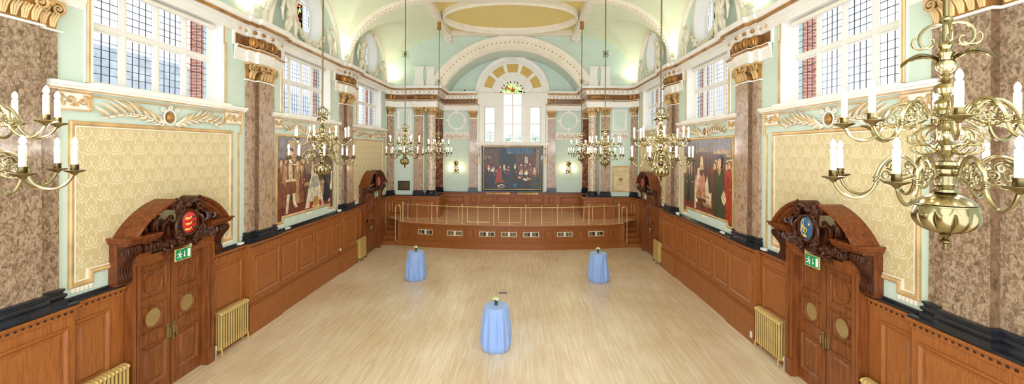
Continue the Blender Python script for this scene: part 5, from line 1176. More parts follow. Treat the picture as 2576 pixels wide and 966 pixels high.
# side steps
for s in (-1, 1):
    r = thing('stage_steps', (s*6.0, 20.6, 0), 'short flight of dark oak steps climbing to the %s end of the stage' % SIDE[s], 'steps')
    for i in range(5):
        y0 = 20.22+.24*i; z1 = .21*(i+1); x0, x1 = sorted((s*5.66, s*6.5)); tw = .10*i
        b = MB(); P = [(s*5.66, y0+tw*0), (s*6.5, y0+tw*.9), (s*6.5, 21.5), (s*5.66, 21.5)]
        b.prism(P, z1-.21+.001, z1-.03); P2 = [(s*5.66, y0-.03), (s*6.5, y0-.03+tw*.9), (s*6.5, 21.5), (s*5.66, 21.5)]; b.prism(P2, z1-.03, z1); b.build('tread', M['wood'], r, smooth=0)
    # hooped hand rail
    h = thing('handrail', (s*5.6, 20.3, .2), 'hooped brass handrail at the foot of the %s stage steps' % SIDE[s], 'handrail')
    b = MB(); b.tube([(s*5.74, 20.16, .2), (s*5.74, 20.16, 1.9)]+[(s*(5.62+.12*cos(a)), 20.16, 1.9+.12*sin(a)) for a in [pi*i/8 for i in range(1, 8)]]+[(s*5.5, 20.16, 1.9), (s*5.5, 20.18, 1.19)], .018, 8); b.build('hoop', M['rail'], h)
    b = MB(); b.lathe((s*5.74, 20.16, .2), [(.05, 0), (.05, .015), (.02, .02)], 12); b.build('foot_flange', M['brass'], h)
    w_ = thing('handrail', (s*6.2, 21.2, 1.3), 'thin brass wall rail behind the %s stage steps' % SIDE[s], 'handrail')
    b = MB(); b.tube([(s*5.75, 21.2, 1.45), (s*6.45, 21.2, 1.45)], .013, 8); b.tube([(s*6.2, 21.2, 1.45), (s*6.2, 21.42, 1.45)], .01, 6); b.build('bar', M['brassd'], w_)
# brass balustrade
RL = [-5.42+1.545*i for i in range(8)]; pos = {}
rw = thing('stage_balustrade', (0, 19.9, 1.17), 'low polished brass rail with ball topped posts along the stage edge', 'balustrade')
for i, x in enumerate(RL):
    y = YS(x)+.08; z = ZT(y)-.0; b = MB(); b.lathe((x, y, z), [(.055, 0), (.055, .012), (.03, .02), (.03, .05), (.028, .86), (.036, .88), (.036, .90), (.02, .91), (.034, .935), (.024, .965), (0, .97)], 12); b.build('post', M['rail'], rw)
    if i < 7:
        x2 = x+.7725; y2 = YS(x2)+.08; b = MB(); b.lathe((x2, y2, ZT(y2)), [(.045, 0), (.045, .01), (.02, .016), (.016, .04), (.016, .86), (.024, .88), (.02, .92), (0, .925)], 10); b.build('intermediate_post', M['rail'], rw)
        b = MB(); b.tube([(x+(1.545)*t, YS(x+1.545*t)+.08, ZT(YS(x+1.545*t))+.84) for t in [j/6 for j in range(7)]], .019, 8); b.build('top_rail', M['rail'], rw)
        xa, xb = x+.22, x+1.32; ya, yb = YS(xa)+.3, YS(xb)+.3; b = MB(); 
        b.tube([(xa, ya, ZT(ya)+.80), (xa, ya, ZT(ya)+.06), (xb, yb, ZT(yb)+.06), (xb, yb, ZT(yb)+.80)], .012, 6); b.build('inner_frame', M['rail'], rw)

# ------------------------------------------------------------------ cocktail tables
def cloth_mesh(seed):
    rnd = random.Random(seed); n = 160; H = 1.017; ph = [rnd.random()*6.28 for _ in range(6)]; kn = [rnd.random()*6.28 for _ in range(3)]
    prof = []
    rings = []
    zs = [H-.0-(H-.004)*i/46 for i in range(47)]
    def rad(a, z):
        t = 1-z/H; base = .300+.085*t**.8
        if t > .86: base -= .05*((t-.86)/.14)**2
        f = (.5*sin(9*a+ph[0]+1.2*t)+.35*sin(14*a+ph[1]-1.5*t)+.25*sin(5*a+ph[2]))
        amp = .040*min(1, t*2.2)*(1-.35*max(0, t-.75)*4)
        r = base+amp*f
        for k in kn:       # gathered knots near the hem
            d = (a-k+pi) % (2*pi)-pi; g = math.exp(-(d/(.10+.42*abs(t-.78)))**2)*max(0, 1-abs(t-.88)*3.4); r -= .085*g
        return r
    b = MB(); rings = [[(.02*cos(2*pi*j/n), .02*sin(2*pi*j/n), H) for j in range(n)], [(.285*cos(2*pi*j/n), .285*sin(2*pi*j/n), H) for j in range(n)], [(.297*cos(2*pi*j/n), .297*sin(2*pi*j/n), H-.004) for j in range(n)]]
    for z in zs[1:]: rings.append([(rad(2*pi*j/n, z)*cos(2*pi*j/n), rad(2*pi*j/n, z)*sin(2*pi*j/n), z) for j in range(n)])
    for i in range(len(rings)-1): b.strip(rings[i], rings[i+1], closed=True)
    b.add([(.02*cos(2*pi*j/n), .02*sin(2*pi*j/n), H) for j in range(n)], [tuple(range(n))]); return b
def flowers(seed, loc, label):
    rnd = random.Random(seed); f = thing('flower_vase', loc, label, 'flowers'); x, y, z = loc
    b = MB(); b.lathe((x, y, z), [(.0, 0), (.04, .0), (.045, .09), (.042, .09), (.036, .01), (0, .01)], 16); b.build('vase', M['clear'], f)
    b = MB(); b.lathe((x, y, z), [(0, .012), (.038, .012), (.040, .08), (0, .082)], 14)
    for i in range(9): a = rnd.random()*6.28; e = .05+.04*rnd.random(); b.tube([(x, y, z+.06), (x+e*.5*cos(a), y+e*.5*sin(a), z+.12), (x+e*cos(a), y+e*sin(a), z+.13+.03*rnd.random())], lambda t: .003+.012*sin(pi*t), 5)
    b.build('leaves', M['leafg'], f)
    for i in range(7):
        a = 2*pi*i/6; rr = .05 if i < 6 else 0; cx_, cy_, cz_ = x+rr*cos(a), y+rr*sin(a), z+.14+.03*rnd.random()+(.03 if i == 6 else 0)
        b = MB(); b.ell((cx_, cy_, cz_), (.024, .024, .022), 8, 5)
        for j in range(5): q = 2*pi*j/5; b.ell((cx_+.018*cos(q), cy_+.018*sin(q), cz_+.004), (.016, .016, .02), 7, 4)
        b.build('blossom', M['petal'] if i % 2 else M['petalg'], f)
for k, (x, y, lb, wh) in enumerate(((-.02, 9.87, 'nearest the camera in the middle of the floor', 'nearest'), (-3.34, 14.98, 'on the left in front of the stage', 'left'), (3.40, 15.06, 'on the right in front of the stage', 'right'))):
    t = thing('cocktail_table', (x, y, 0), 'tall cocktail table under a blue cloth, '+lb, 'table', 'cloth covered cocktail tables')
    c_ = cloth_mesh(5+k); c_.T = lambda u, v, w, x=x, y=y: (x+u, y+v, w); c_.v = [(p[0]+x, p[1]+y, p[2]) for p in c_.v]; c_.build('tablecloth', M['blue'], t, smooth=80)
    b = MB(); b.lathe((x, y, 0), [(0, .985), (.29, .985), (.29, 1.01), (0, 1.01)], 32); b.build('tabletop', M['wood'], t)
    b = MB(); b.lathe((x, y, 0), [(.2, 0), (.2, .02), (.03, .05), (.03, .985)], 20); b.build('pedestal', M['greysteel'], t)
    flowers(20+k, (x+.0, y+.02, 1.018), 'small glass vase of white and green flowers on the %s blue table' % wh)
b = MB(); b.box(-.18, .10, 13.52, 13.70, 0.0, .006); o = b.build('floor_socket_plate', M['greysteel'], None, smooth=0); tag(o, 'small steel floor socket cover set in the boards beyond the middle table', 'floor plate')

# ------------------------------------------------------------------ chandeliers
ZB = 4.17
def make_chandelier():
    r = thing('chandelier', (0, 0, ZB), '', 'chandelier')
    b = MB(); b.tube([(0, 0, 5.6), (0, 0, 10.45)], .0155, 12); b.build('suspension_rod', M['brassd'], r)
    b = MB(); b.lathe((0, 0, 0), [(.05, 10.34), (.105, 10.36), (.11, 10.40), (.085, 10.42), (.085, 10.72), (.10, 10.74), (.10, 10.76)], 24); b.build('ceiling_canopy', M['bronze'], r)
    b = MB(); b.ell((0, 0, 7.95), (.035, .035, .05), 12, 8)
    for k in range(4):
        a = pi/2*k+.3
        for q in (-1, 1): b.tube([(p[0]*cos(a), p[0]*sin(a), p[1]) for p in [(x_, z_) for x_, z_, _ in spiral(.075, 7.95+q*.065, .06, pi, 1.1, 0, 16, .4, q)]], .006, 5)
    b.build('rod_knot', M['brassd'], r)
    for k in range(4):     # large scrolls under the rod collar
        a = pi/2*k+.5; P = [(.02, 5.61), (.06, 5.615), (.12, 5.60), (.16, 5.56), (.165, 5.51), (.14, 5.475), (.10, 5.47), (.075, 5.495), (.085, 5.525), (.11, 5.525)]
        b = MB(); b.tube([(.73*p*cos(a), .73*p*sin(a), z) for p, z in smooth(P)], lambda t: .0105-.004*t, 8)
        P = [(.10, 5.485), (.15, 5.465), (.2, 5.48), (.215, 5.515), (.195, 5.54), (.175, 5.525)]; b.tube([(.73*p*cos(a), .73*p*sin(a), z) for p, z in smooth(P)], lambda t: .009-.005*t, 7); b.build('top_scroll', M['brass'], r)
    for k in range(2):
        a = 1.92+pi*k; b = MB(); n = 10
        A = []; B = []; C = []
        for i in range(n+1):
            t = i/n; L = .03+.18*t; wd = .055*sin(pi*min(1, t*1.02))**.7*(1-.35*t); z = 5.40+.05*sin(pi*t)-.015*t
            A.append((L*cos(a)-wd*sin(a), L*sin(a)+wd*cos(a), z-.025)); B.append((L*cos(a), L*sin(a), z)); C.append((L*cos(a)+wd*sin(a), L*sin(a)-wd*cos(a), z-.025))
        b.strip(A, B); b.strip(B, C); b.strip([(p[0], p[1], p[2]-.004) for p in A], [(p[0], p[1], p[2]-.004) for p in B]); b.strip([(p[0], p[1], p[2]-.004) for p in B], [(p[0], p[1], p[2]-.004) for p in C]); b.build('leaf', M['brassd'], r)
    PR = [(.016, 5.66), (.032, 5.645), (.034, 5.63), (.02, 5.62), (.02, 5.50), (.035, 5.49), (.042, 5.475), (.03, 5.45), (.045, 5.425), (.03, 5.40), (.025, 5.385), (.05, 5.37), (.055, 5.355), (.045, 5.32), (.025, 5.295), (.036, 5.28), (.024, 5.265), (.036, 5.25), (.02, 5.24), (.05, 5.225), (.062, 5.20), (.05, 5.17), (.022, 5.155), (.03, 5.14), (.05, 5.12), (.06, 5.10), (.058, 5.075), (.07, 5.06), (.07, 5.035), (.04, 5.02), (.03, 5.0), (.05, 4.975), (.042, 4.95), (.022, 4.93), (.028, 4.90), (.02, 4.88), (.035, 4.86), (.055, 4.84), (.058, 4.81), (.035, 4.775), (.025, 4.76), (.035, 4.745), (.065, 4.735), (.07, 4.715), (.055, 4.70), (.088, 4.69), (.09, 4.665), (.055, 4.645), (.05, 4.60), (.055, 4.59), (.045, 4.575), (.06, 4.56), (.06, 4.545), (.045, 4.535)]
    b = MB(); b.lathe((0, 0, 0), PR[::-1], 28); b.build('stem', M['brass'], r)
    G = [(.04, 4.54), (.09, 4.52), (.125, 4.495), (.142, 4.468)]
    b = MB(); b.lathe((0, 0, 0), G[::-1], 40); b.lathe((0, 0, 0), [(.143, 4.465), (.149, 4.462), (.149, 4.455), (.143, 4.452)], 40); b.build('globe_top', M['brass'], r)
    fl_ = lambda a, h: 1+(.20*sqrt(abs(sin(5*a)))-.10)*max(0, 1-(abs(h-4.36)/.062)**2)**.5
    b = MB(); b.lathe((0, 0, 0), [(.02, 4.285), (.06, 4.288), (.08, 4.294), (.098, 4.303), (.112, 4.314), (.124, 4.327), (.133, 4.342), (.140, 4.357), (.145, 4.373), (.148, 4.39), (.150, 4.405), (.1505, 4.418), (.150, 4.43), (.143, 4.455)], 160, flute=fl_); b.build('fluted_globe', M['brass'], r)
    b = MB(); b.lathe((0, 0, 0), [(0, 4.17), (.012, 4.175), (.018, 4.19), (.01, 4.205), (.012, 4.215), (.026, 4.225), (.028, 4.235), (.014, 4.25), (.022, 4.265), (.03, 4.275), (.02, 4.287)], 16); b.build('finial', M['brassd'], r)
    def arm(scale, zb, rad, big):
        # path in (r, z)
        S = rad/.586
        P = [(.07, .055), (.10, .055), (.125, .04), (.15, .09), (.185, .135), (.225, .155), (.275, .145), (.315, .105), (.340, .055), (.352, .01), (.352, -.02), (.365, -.06), (.395, -.10), (.435, -.125), (.48, -.128), (.525, -.108), (.558, -.07), (.578, -.03), (.586, 0)]
        P = [(p*S, z*S) for p, z in P]; Q = []
        for i in range(len(P)-1):       # Catmull-Rom
            p0, p1, p2, p3 = P[max(0, i-1)], P[i], P[i+1], P[min(len(P)-1, i+2)]
            for j in range(3):
                t = j/3; Q.append(tuple(.5*((2*p1[m])+(-p0[m]+p2[m])*t+(2*p0[m]-5*p1[m]+4*p2[m]-p3[m])*t*t+(-p0[m]+3*p1[m]-3*p2[m]+p3[m])*t**3) for m in (0, 1)))
        Q.append(P[-1]); b = MB(); b.tube([(x, 0, zb+z) for x, z in Q], .0105, 8)
        for (x, z) in ((.352, .012), (.352, -.012), (.11, .055)): b.lathe((x*S, 0, zb+z*S), [(.011, -.008), (.018, -.004), (.018, .004), (.011, .008)], 10)
        # tendrils inside the arch
        for (cx_, cz_, rr, a0, d, tn) in ((.255, .085, .042, 0, 1, 1.5), (.205, .04, .034, pi, -1, 1.4), (.30, .03, .036, pi/2, 1, 1.4), (.25, -.01, .028, 0, -1, 1.3), (.18, .09, .022, pi/2, -1, 1.2)):
            b.tube([(p[0], 0, zb+p[1]) for p in spiral(cx_*S, cz_*S, rr*S, a0, tn, 0, 18, .2, d)], lambda t: .0065-.003*t, 5)
        b.tube(smooth([(.345*S, 0, zb-.01*S), (.30*S, 0, zb-.035*S), (.25*S, 0, zb-.03*S), (.20*S, 0, zb+.0*S), (.15*S, 0, zb+.02*S), (.11*S, 0, zb+.05*S)], 3), .006, 5)
        ao = b.build('arm', M['brass'], r); e = (rad, 0, zb)
        b = MB(); b.lathe(e, [(.008, -.03), (.02, -.015), (.026, -.01), (.06, .004), (.066, .010), (.066, .013), (.03, .012), (.024, .014), (.026, .018), (.024, .045), (.027, .05), (.027, .055), (.02, .056)], 20); b.build('drip_pan', M['brassd'], ao)
        b = MB(); b.lathe(e, [(.0185, .05), (.0185, .195), (.015, .20), (0, .20)], 12); ca = b.build('candle', M['candle'], ao)
        return ao
    def bulbmesh(parent, e, mat):
        b = MB(); b.lathe(e, [(.008, .198), (.010, .205), (.0165, .222), (.0155, .24), (.008, .258), (0, .268)], 12); return b.build('bulb', mat, parent)
    lo = arm(1, 4.615, .586, 1); hi = arm(1, 4.985, .50, 0)
    bl = bulbmesh(lo, (.586, 0, 4.615), M['bulb']); bh = bulbmesh(hi, (.50, 0, 4.985), M['bulb'])
    bulb_off = {}
    for bo in (bl, bh): me = bo.data.copy(); me.materials.clear(); me.materials.append(M['bulboff']); bulb_off[bo.data.name] = me
    b = MB()
    b.tube(smooth([(.03, 0, 4.96), (.09, 0, 4.955), (.14, 0, 4.93), (.155, 0, 4.885), (.125, 0, 4.86), (.10, 0, 4.875), (.11, 0, 4.90)]), lambda t: .009-.004*t, 6)
    b.tube(smooth([(.05, 0, 4.80), (.09, 0, 4.84), (.14, 0, 4.845), (.18, 0, 4.87), (.175, 0, 4.905), (.15, 0, 4.90)]), lambda t: .009-.005*t, 6)
    b.tube(smooth([(.04, 0, 4.80), (.10, 0, 4.785), (.15, 0, 4.80), (.165, 0, 4.83), (.14, 0, 4.84)]), lambda t: .008-.004*t, 6)
    sc_ = b.build('scroll_bracket', M['brass'], r)
    for k in range(8):
        for (o, ph) in ((lo, 0), (hi, -20), (sc_, 10)):
            c = o if k == 0 else copy_tree(o, r)
            c.rotation_euler = (0, 0, radians(45*k+ph))
    return r, bulb_off
CH, BOFF = make_chandelier()
spots = [(3.30, 2.66, 25.5, 'brass chandelier closest to the camera, large at the upper right'), (-3.32, 2.70, 39, 'brass chandelier cut by the left picture edge beside the damask panel'), (3.30, 8.0, 8, 'brass chandelier on the right, in front of the right mural'), (-3.38, 8.0, 30, 'brass chandelier on the left, in front of the left mural'),
         (3.30, 13.4, 20, 'brass chandelier right of the stage arch, third from the camera'), (-3.30, 13.4, 14, 'brass chandelier left of the stage arch, third from the camera'), (3.30, 18.8, 31, 'smallest brass chandelier right of the large painting, over the stage edge'), (-3.30, 18.8, 5, 'smallest brass chandelier left of the large painting, over the stage edge')]
chs = []
for i, (x, y, a, lb) in enumerate(spots):
    c = CH if i == 0 else copy_tree(CH); c.name = 'chandelier' if i == 0 else c.name
    chs.append((c, x, y, a, lb))
rnd = random.Random(4)
for i, (c, x, y, a, lb) in enumerate(chs):
    c.location = (x, y, ZB); c.rotation_euler = (0, 0, radians(a)); c['label'] = lb; c['group'] = 'brass chandeliers'
    arms = [o for o in c.children if o.name.split('.')[0] == 'arm']
    off = {0: (), 1: (), 2: (), 3: (2, 5, 6, 9, 11, 14), 4: (3,), 5: (0, 4, 7, 10, 13), 6: (5,), 7: (1, 6, 8, 12)}[i]
    for j, ar in enumerate(arms):
        if j in off:
            for q in ar.children:
                if q.name.split('.')[0] == 'bulb': q.data = BOFF[q.data.name]

# ------------------------------------------------------------------ sconces
for s in (-1, 1):
    x = s*3.22; r = thing('wall_sconce', (x, 23.3, 3.5), 'ornate brass wall sconce with lit bulbs on the recess wall %s of the large painting' % SIDE[s], 'wall light', 'brass wall sconces')
    T = BK(23.35)
    b = MB(T); b.lathe((x, 4.0, 0), [(.0, .05), (.05, .05), (.09, .03), (.13, .03), (.14, .01), (.14, 0)], 24); b.ell((x, 4.0, .06), (.05, .05, .03), 10, 6); b.build('backplate', M['brassd'], r)
    b = MB(T); b.ell((x, 3.70, .03), (.11, .19, .05), 14, 8)
    for q in (-1, 1):
        b.tube(spiral(x+q*.1, 3.80, .08, pi/2, 1.4, .07, 18, .2, q), .014, 6); b.tube(spiral(x+q*.09, 3.6, .08, -pi/2, 1.4, .07, 18, .2, -q), .014, 6)
        b.ell((x+q*.14, 3.47, .05), (.025, .04, .025), 8, 5)
    b.build('cartouche_plate', M['brass'], r)
    for q in (-1, 1):
        b = MB(T); b.tube([(x, 3.6, .08), (x+q*.08, 3.56, .2), (x+q*.16, 3.6, .22), (x+q*.17, 3.66, .22)], .011, 7); am = b.build('arm', M['brass'], r)
        b = MB(); X_ = x+q*.17; b.lathe((X_, 23.13, 3.66), [(.01, -.01), (.045, .0), (.045, .008), (.02, .01), (.02, .05), (0, .05)], 12); b.build('cup', M['brass'], am)
        b = MB(); b.lathe((X_, 23.13, 3.66), [(.012, .05), (.02, .075), (.016, .10), (0, .125)], 12); b.build('bulb', M['bulb2'], am)

# ------------------------------------------------------------------ cornice uplights
def uplamp(x, y):
    l = bpy.data.lights.new('uplight_lamp', 'SPOT'); l.energy = 40; l.color = (1., .95, .72); l.spot_size = radians(150); l.spot_blend = .8; l.shadow_soft_size = .05
    o = bpy.data.objects.new('uplight_lamp', l); COL.objects.link(o); o.location = (x, y, 8.31); o.rotation_euler = (pi, 0, 0); return o
for s in (-1, 1):
    for (y, lb) in ((10.2, 'near'), (15.7, 'middle'), (21.05, 'far')):
        x = s*6.28; u = thing('uplight', (x, y, 8.11), 'small white uplight on the cornice, %s one on the %s wall' % (lb, SIDE[s]), 'spotlight', 'cornice uplights')
        b = MB(); b.box(x-.06, x+.06, y-.07, y+.07, 8.13, 8.17); b.box(x-.075, x+.075, y-.09, y+.09, 8.17, 8.29); b.build('housing', M['plastic'], u, smooth=0)
        b = MB(); b.box(x-.06, x+.06, y-.075, y+.075, 8.29, 8.295); b.build('lens', M['spot'], u, smooth=0); uplamp(x, y)

# ------------------------------------------------------------------ cherubs beside the round windows
def cherub(s, y, z, H, face, label, seed=0):
    # skeleton with skin radii; face = +1 looks/leans towards larger y
    e = thing('cherub_statue', (s*6.3, y, z), label, 'statue', 'plaster cherubs')
    J = {}; h = H
    def P(a, b_, c_): return (s*(6.36-a)*1.0, y+face*b_*h, z+c_*h)
    V = [P(.06, 0, .50), P(.07, .02, .60), P(.06, .03, .70), P(.06, .02, .79), P(.08, .04, .85), P(.09, .06, .94),
         P(.05, .13, .75), P(.09, .22, .86), P(.10, .30, .95), P(.05, -.10, .74), P(.11, -.18, .62), P(.13, -.10, .52),
         P(.04, .06, .46), P(.12, .09, .26), P(.10, .10, .05), P(.17, .10, .015), P(.04, -.06, .46), P(.14, -.12, .27), P(.06, -.16, .08), P(.12, -.18, .04)]
    E_ = [(0, 1), (1, 2), (2, 3), (3, 4), (4, 5), (2, 6), (6, 7), (7, 8), (2, 9), (9, 10), (10, 11), (0, 12), (12, 13), (13, 14), (14, 15), (0, 16), (16, 17), (17, 18), (18, 19)]
    R = [.10, .105, .10, .05, .085, .07, .052, .04, .03, .052, .04, .03, .075, .06, .035, .025, .075, .06, .035, .025]
    me = bpy.data.meshes.new('body'); me.from_pydata([(v[0]-e.location.x, v[1]-e.location.y, v[2]-e.location.z) for v in V], E_, []); o = bpy.data.objects.new('body', me); COL.objects.link(o); o.parent = e
    me.materials.append(M['plaster']); sk = o.modifiers.new('skin', 'SKIN')
    if not me.skin_vertices: 
        bpy.context.view_layer.objects.active = o
    for i, q in enumerate(me.skin_vertices[0].data): q.radius = (R[i]*h, R[i]*h); q.use_root = (i == 0)
    o.modifiers.new('sub', 'SUBSURF').levels = 2; o.modifiers['sub'].render_levels = 2
    b = MB(); hx_, hy, hz = P(.09, .05, .90); rr = .085*h
    for i in range(22):
        a = i*2.4; zz_ = 1-i/22*1.2; q = sqrt(max(0, 1-zz_*zz_)); b.ell((hx_+rr*q*cos(a), hy+rr*q*sin(a)-face*.02, hz+rr*zz_*1.1+.02*h), .028*h, 6, 4)
    b.build('hair', M['plaster'], e)
    b = MB()
    for q in range(6): b.tube([P(-.0, -.05-.02*q, .72-.02*q), P(.02, -.18-.02*q, .80-.05*q), P(.03, -.26, .66-.075*q)], lambda t: .01+.03*h*sin(pi*(.1+.85*t)), 5)
    b.build('wing', M['plaster'], e)
    b = MB()
    for q in range(4): b.tube([P(.05, .14-.03*q, .50), P(.12, .05-.06*q, .44-.02*q), P(.10, -.10-.04*q, .40-.05*q), P(.04, -.2, .2-.04*q)], lambda t: .015+.03*h*sin(pi*t), 6)
    b.build('drapery', M['plaster'], e); return e
def swag(s, c, label):
    T = SD(s); b = MB(T); rnd = random.Random(9)
    for i in range(46):
        a = -pi/2+(-1.05+2.1*i/45); rr = 1.02+.12*rnd.random(); b.ell((c+OY_*1.22*cos(a)*rr/1.08, OZ+OZR*1.18*sin(a)*rr/1.08, .08+.05*rnd.random()), (.05+.03*rnd.random(), .05+.02*rnd.random(), .05), 7, 5)
    for q in (-1, 1): b.tube(spiral(c+q*.25, 8.28, .11, pi/2, 1.5, .14, 20, .2, q), .03, 7); b.tube(spiral(c+q*.62, 8.42, .12, 0, 1.4, .12, 20, .2, -q), .03, 7)
    for i in range(7): a = pi*(i/6); b.tube([(c, 8.24, .14), (c+.12*cos(a), 8.24+.16*sin(a), .17)], lambda t: .012+.018*t, 6)
    for q in (-1, 1): b.tube([(c+q*.05, OZ+OZR*1.12, .08), (c+q*.18, OZ+OZR*1.2, .14), (c+q*.3, OZ+OZR*1.08, .1), (c+q*.26, OZ+OZR*1.0, .1)], .035, 7)
    b.ell((c, OZ+OZR*1.14, .1), (.1, .1, .08), 10, 6)
    b.tube([(c+OY_*1.12*cos(a), OZ+OZR*1.12*sin(a), .05) for a in [2*pi*i/40 for i in range(40)]], .03, 6, closed=True)
    o = b.build('swag_relief', M['plaster'], None); tag(o, label, 'plaster relief', 'round window garlands'); return o
for s in (-1, 1):
    for c, nm in ((BAYS[1], 'middle'), (BAYS[2], 'far')):
        cherub(s, c-1.46, 8.12, 1.38, 1, 'tall plaster cherub on the camera side of the %s round window, %s wall' % (nm, SIDE[s]))
        cherub(s, c+1.0, 8.12, 1.0, -1, 'smaller plaster cherub on the stage side of the %s round window, %s wall' % (nm, SIDE[s]))
        swag(s, c, 'plaster garland and scrolls around the %s round window on the %s wall' % (nm, SIDE[s]))

# ------------------------------------------------------------------ far wall dressing
for s in (-1, 1):
    T = BK(21.5); x0, x1 = sorted((s*5.26, s*6.14))
    b = MB(T); b.box(x0, x1, 5.68, 5.76, 0, .08); b.box(x0, x1, 5.38, 5.68, 0, .02); q = struct(b.build(trimname(), M['white'], smooth=0))
    b = MB(T); b.box(x0, x1, 5.70, 5.72, .08, .09); b.box(x0, x1, 5.38, 5.40, .02, .04); b.build('gilt_line', M['gold'], q, smooth=0)
    b = MB(T); scrolls(b, x0+.05, x1-.05, 5.42, 5.66, .03, 4); b.build('scroll_relief', M['gold'], q)
    b = MB(T); b.sweep(rect(x0+.06, x1-.08, 5.84, 6.92), [(0, 0), (0, .04), (.04, .05), (.09, .02), (.1, 0)], closed=True); b.sweep(rect(x0+.2, x1-.22, 5.98, 6.78), [(0, 0), (.01, .015), (.02, 0)], closed=True); b.build('wall_panel_moulding', M['white'], q)
    # small tall window slip between pier and column
    T = BK(23.35); x0, x1 = sorted((s*2.46, s*3.98))
    b = MB(T); b.box(x0, x1, 5.70, 5.77, 0, .08); b.box(x0, x1, 5.40, 5.70, 0, .02); q = struct(b.build(trimname(), M['white'], smooth=0))
    b = MB(T); b.box(x0, x1, 5.685, 5.70, .04, .06); b.box(x0, x1, 5.38, 5.40, .02, .04); b.build('gilt_line', M['gold'], q, smooth=0)
    b = MB(T); scrolls(b, x0+.08, x1-.08, 5.43, 5.67, .03, 6); b.build('scroll_relief', M['gold'], q)
    b = MB(T); cx_ = s*3.22; n = 40; an = [2*pi*i/n for i in range(n)]
    rg = [(.43, 0), (.44, .04), (.50, .05), (.55, .03), (.56, 0)]
    for i in range(4): b.strip([(cx_+rg[i][0]*cos(a), 6.46+rg[i][0]*sin(a), rg[i][1]) for a in an], [(cx_+rg[i+1][0]*cos(a), 6.46+rg[i+1][0]*sin(a), rg[i+1][1]) for a in an], closed=True)
    for k in range(4): a = pi/2*k; b.box(*sorted((cx_+.40*cos(a)-.07*abs(sin(a)), cx_+.62*cos(a)+.07*abs(sin(a)))), *sorted((6.46+.40*sin(a)-.07*abs(cos(a)), 6.46+.62*sin(a)+.07*abs(cos(a)))), 0, .06)
    struct(b.build(trimname(), M['white'], smooth=30))
    # paired white pedestals on the cornice
    for (xa, xb) in ((4.06, 4.46), (4.64, 5.10)):
        x0, x1 = sorted((s*xa, s*xb)); b = MB(); b.box(x0-.03, x1+.03, 21.22, 21.4, 8.1, 8.46); b.box(x0+.0, x1-.0, 21.25, 21.4, 8.46, 9.02); b.box(x0+.09, x1-.09, 21.235, 21.25, 8.56, 8.92); b.box(x0-.03, x1+.03, 21.22, 21.4, 9.02, 9.08); b.box(x0-.05, x1+.05, 21.2, 21.4, 9.08, 9.14)
        struct(b.build(trimname(), M['white'], smooth=0))
# dark plaque, framed document, small fittings
r = thing('wall_plaque', (-5.71, 21.45, 2.62), 'dark bronze plaque in a wooden frame low on the wall left of the stage', 'plaque')
b = MB(BK(21.5)); b.box(-6.03, -5.39, 2.62, 3.12, 0, .03); b.build('frame', M['woodd'], r, smooth=0)
b = MB(BK(21.5)); b.box(-5.98, -5.44, 2.67, 3.07, .03, .035); b.build('plate', paint('plaque_bronze', (92, 84, 58), .4, .2, .5), r, smooth=0)
b = MB(BK(21.5))
for i in range(7): L = .2+.04*((i*7) % 3); b.box(-5.71-L, -5.71+L, 3.0-.045*i, 3.012-.045*i, .035, .037)
b.build('lettering', M['brassd'], r, smooth=0)
r = thing('framed_document', (5.74, 21.45, 2.62), 'illuminated lettered document in a patterned gilt frame right of the stage', 'framed document')
b = MB(BK(21.5)); b.sweep(rect(5.28, 6.18, 2.62, 3.98), [(0, 0), (0, .04), (.03, .05), (.08, .03), (.08, .02)], closed=True); b.build('frame', M['gold'], r)
b = MB(BK(21.5)); b.box(5.35, 6.11, 2.69, 3.91, 0, .02); b.build('sheet', paint('parchment', (222, 204, 156), .6, .05), r, smooth=0)
b = MB(BK(21.5))
for i in range(15):
    z = 3.80-.062*i
    if 7 <= i <= 9: continue
    L = (.27, .24, .3, .3, .29, .3, .22, 0, 0, 0, .2, .24, .25, .22, .12)[i]; x = 5.73-L
    rn = random.Random(i)
    while x < 5.73+L: wd = .02+.05*rn.random(); b.box(x, min(x+wd, 5.73+L), z, z+(.016 if i in (2, 3) else .01), .02, .0212); x += wd+.014
b.build('lettering', paint('ink', (96, 76, 50), .6), r, smooth=0)
b = MB(BK(21.5)); b.ell((5.73, 3.28, .02), (.06, .075, .006), 12, 6)
for q in (-1, 1): b.ell((5.73+q*.1, 3.29, .02), (.05, .03, .005), 8, 4); b.ell((5.73+q*.03, 3.2, .02), (.05, .02, .005), 8, 4)
b.ell((5.73, 3.39, .02), (.025, .025, .005), 8, 4); b.build('crest', M['bronze'], r)
def small(name, T, a, mat, label, cat): b = MB(T); b.box(*a); o = b.build(name, mat, None, smooth=0); tag(o, label, cat); return o
small('thermostat', SD(-1), (5.93, 6.08, 4.70, 4.84, 0, .03), M['plastic'], 'small white thermostat on the wall beside the near left marble pilaster', 'thermostat')
for s in (-1, 1):
    small('junction_box', SD(s), (9.98, 10.12, 2.386, 2.44, .03, .12), M['plastic'], 'small white box on the black ledge beside the near %s pilaster base' % SIDE[s], 'small box')
    small('junction_box', SD(s), (12.0, 12.16, 2.386, 2.43, .05, .13), M['plastic'], 'small white box on the black ledge under the %s mural' % SIDE[s], 'small box')
    small('junction_box', SD(s), (15.45, 15.56, 2.386, 2.47, .05, .15), M['plastic'], 'small white box on the black ledge before the far %s pilaster base' % SIDE[s], 'small box')
small('power_socket', SD(1), (10.30, 10.39, .13, .28, .196, .22), M['plastic'], 'white power socket low on the right oak pedestal face by the radiator', 'socket')
b = MB(SD(-1)); b.lathe((15.5, .92, 0), [(.0, .17), (.02, .17), (.025, .16), (.05, .16), (.05, .14)], 16); o = b.build('bell_push', M['plastic'], None); tag(o, 'round white button on the panelling below the far left pilaster', 'button')
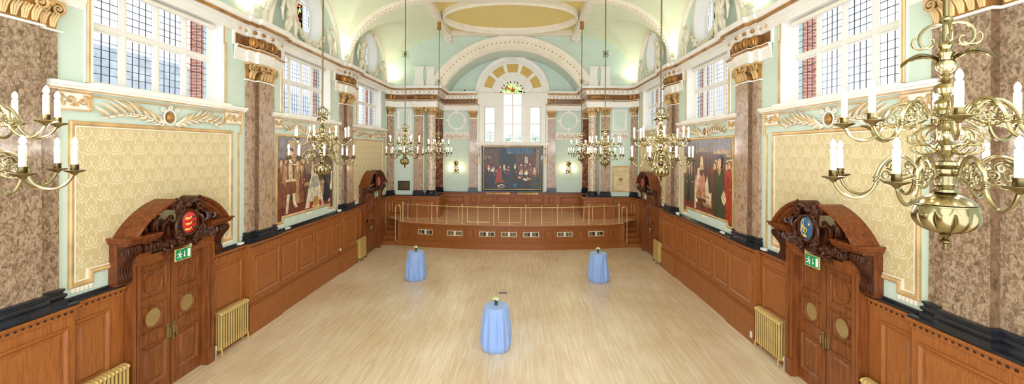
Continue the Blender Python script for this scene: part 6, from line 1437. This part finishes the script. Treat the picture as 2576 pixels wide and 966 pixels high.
for s in (-1, 1): small('lock_plate', SD(s), (13.42, 13.48, 1.70, 1.9, .115, .125), M['brass'], 'small brass lock plate between panels under the %s mural' % SIDE[s], 'lock plate')
b = MB(); b.lathe((-2.75, 23.32, 8.2), [(.03, -.03), (.04, 0), (.03, .03), (0, .04)], 10); o = b.build('ceiling_sensor', M['lead'], None); tag(o, 'small black round sensor on the green wall under the arch', 'sensor')

# ------------------------------------------------------------------ outside the windows
for s in (-1, 1):
    for k, c in enumerate((2.65,)+BAYS):
        b = MB(); x0, x1 = sorted((s*7.01, s*7.45)); b.box(x0, x1, c+(1.6 if k < 2 else 1.82), c+2.6, 0, 8.6); o = b.build('brick_buttress', M['brick'], None, smooth=0)
        tag(o, 'red brick buttress outside the %s window on the %s wall' % (['rear', 'near', 'middle', 'far'][k], SIDE[s]), 'brick pier', 'brick piers outside')
b = MB(); b.box(-16, -15, -6, 30, 0, 8.6); o = b.build('neighbouring_building', M['render'], None, smooth=0); tag(o, 'pale rendered building seen through the left windows', 'building')
b = MB(); b.box(15, 16, -6, 12, 0, 6.6); b.box(14.8, 16.2, -6, 12, 6.6, 6.8, 1); o = b.build('neighbouring_building', [M['brick'], M['slate']], None, smooth=0); tag(o, 'low red brick building with slate coping seen through the near right window', 'building')

M['foliage'] = paint('tree_foliage', (186, 198, 176), .9, .2)
for k, x in enumerate((-2.6, .6, 3.4)):
    t = thing('tree', (x, 36, 0), 'dull green tree outside, low behind the %s light of the window over the stage' % ['left', 'middle', 'right'][k], 'tree', 'trees outside')
    b = MB(); b.tube([(x, 36, 0), (x+.1, 36, 2.5), (x, 36, 4.5)], lambda q: .22-.12*q, 8); b.build('trunk', M['woodd'], t)
    rn = random.Random(k); b = MB()
    for i in range(220):
        a = rn.random()*6.28; p = rn.random()*pi-pi/2; q = 1.6+.4*rn.random(); b.ell((x+q*cos(a)*cos(p), 36+q*sin(a)*cos(p), 4.6+1.7*sin(p)), (.3, .3, .24), 6, 4)
    b.build('crown', M['foliage'], t)
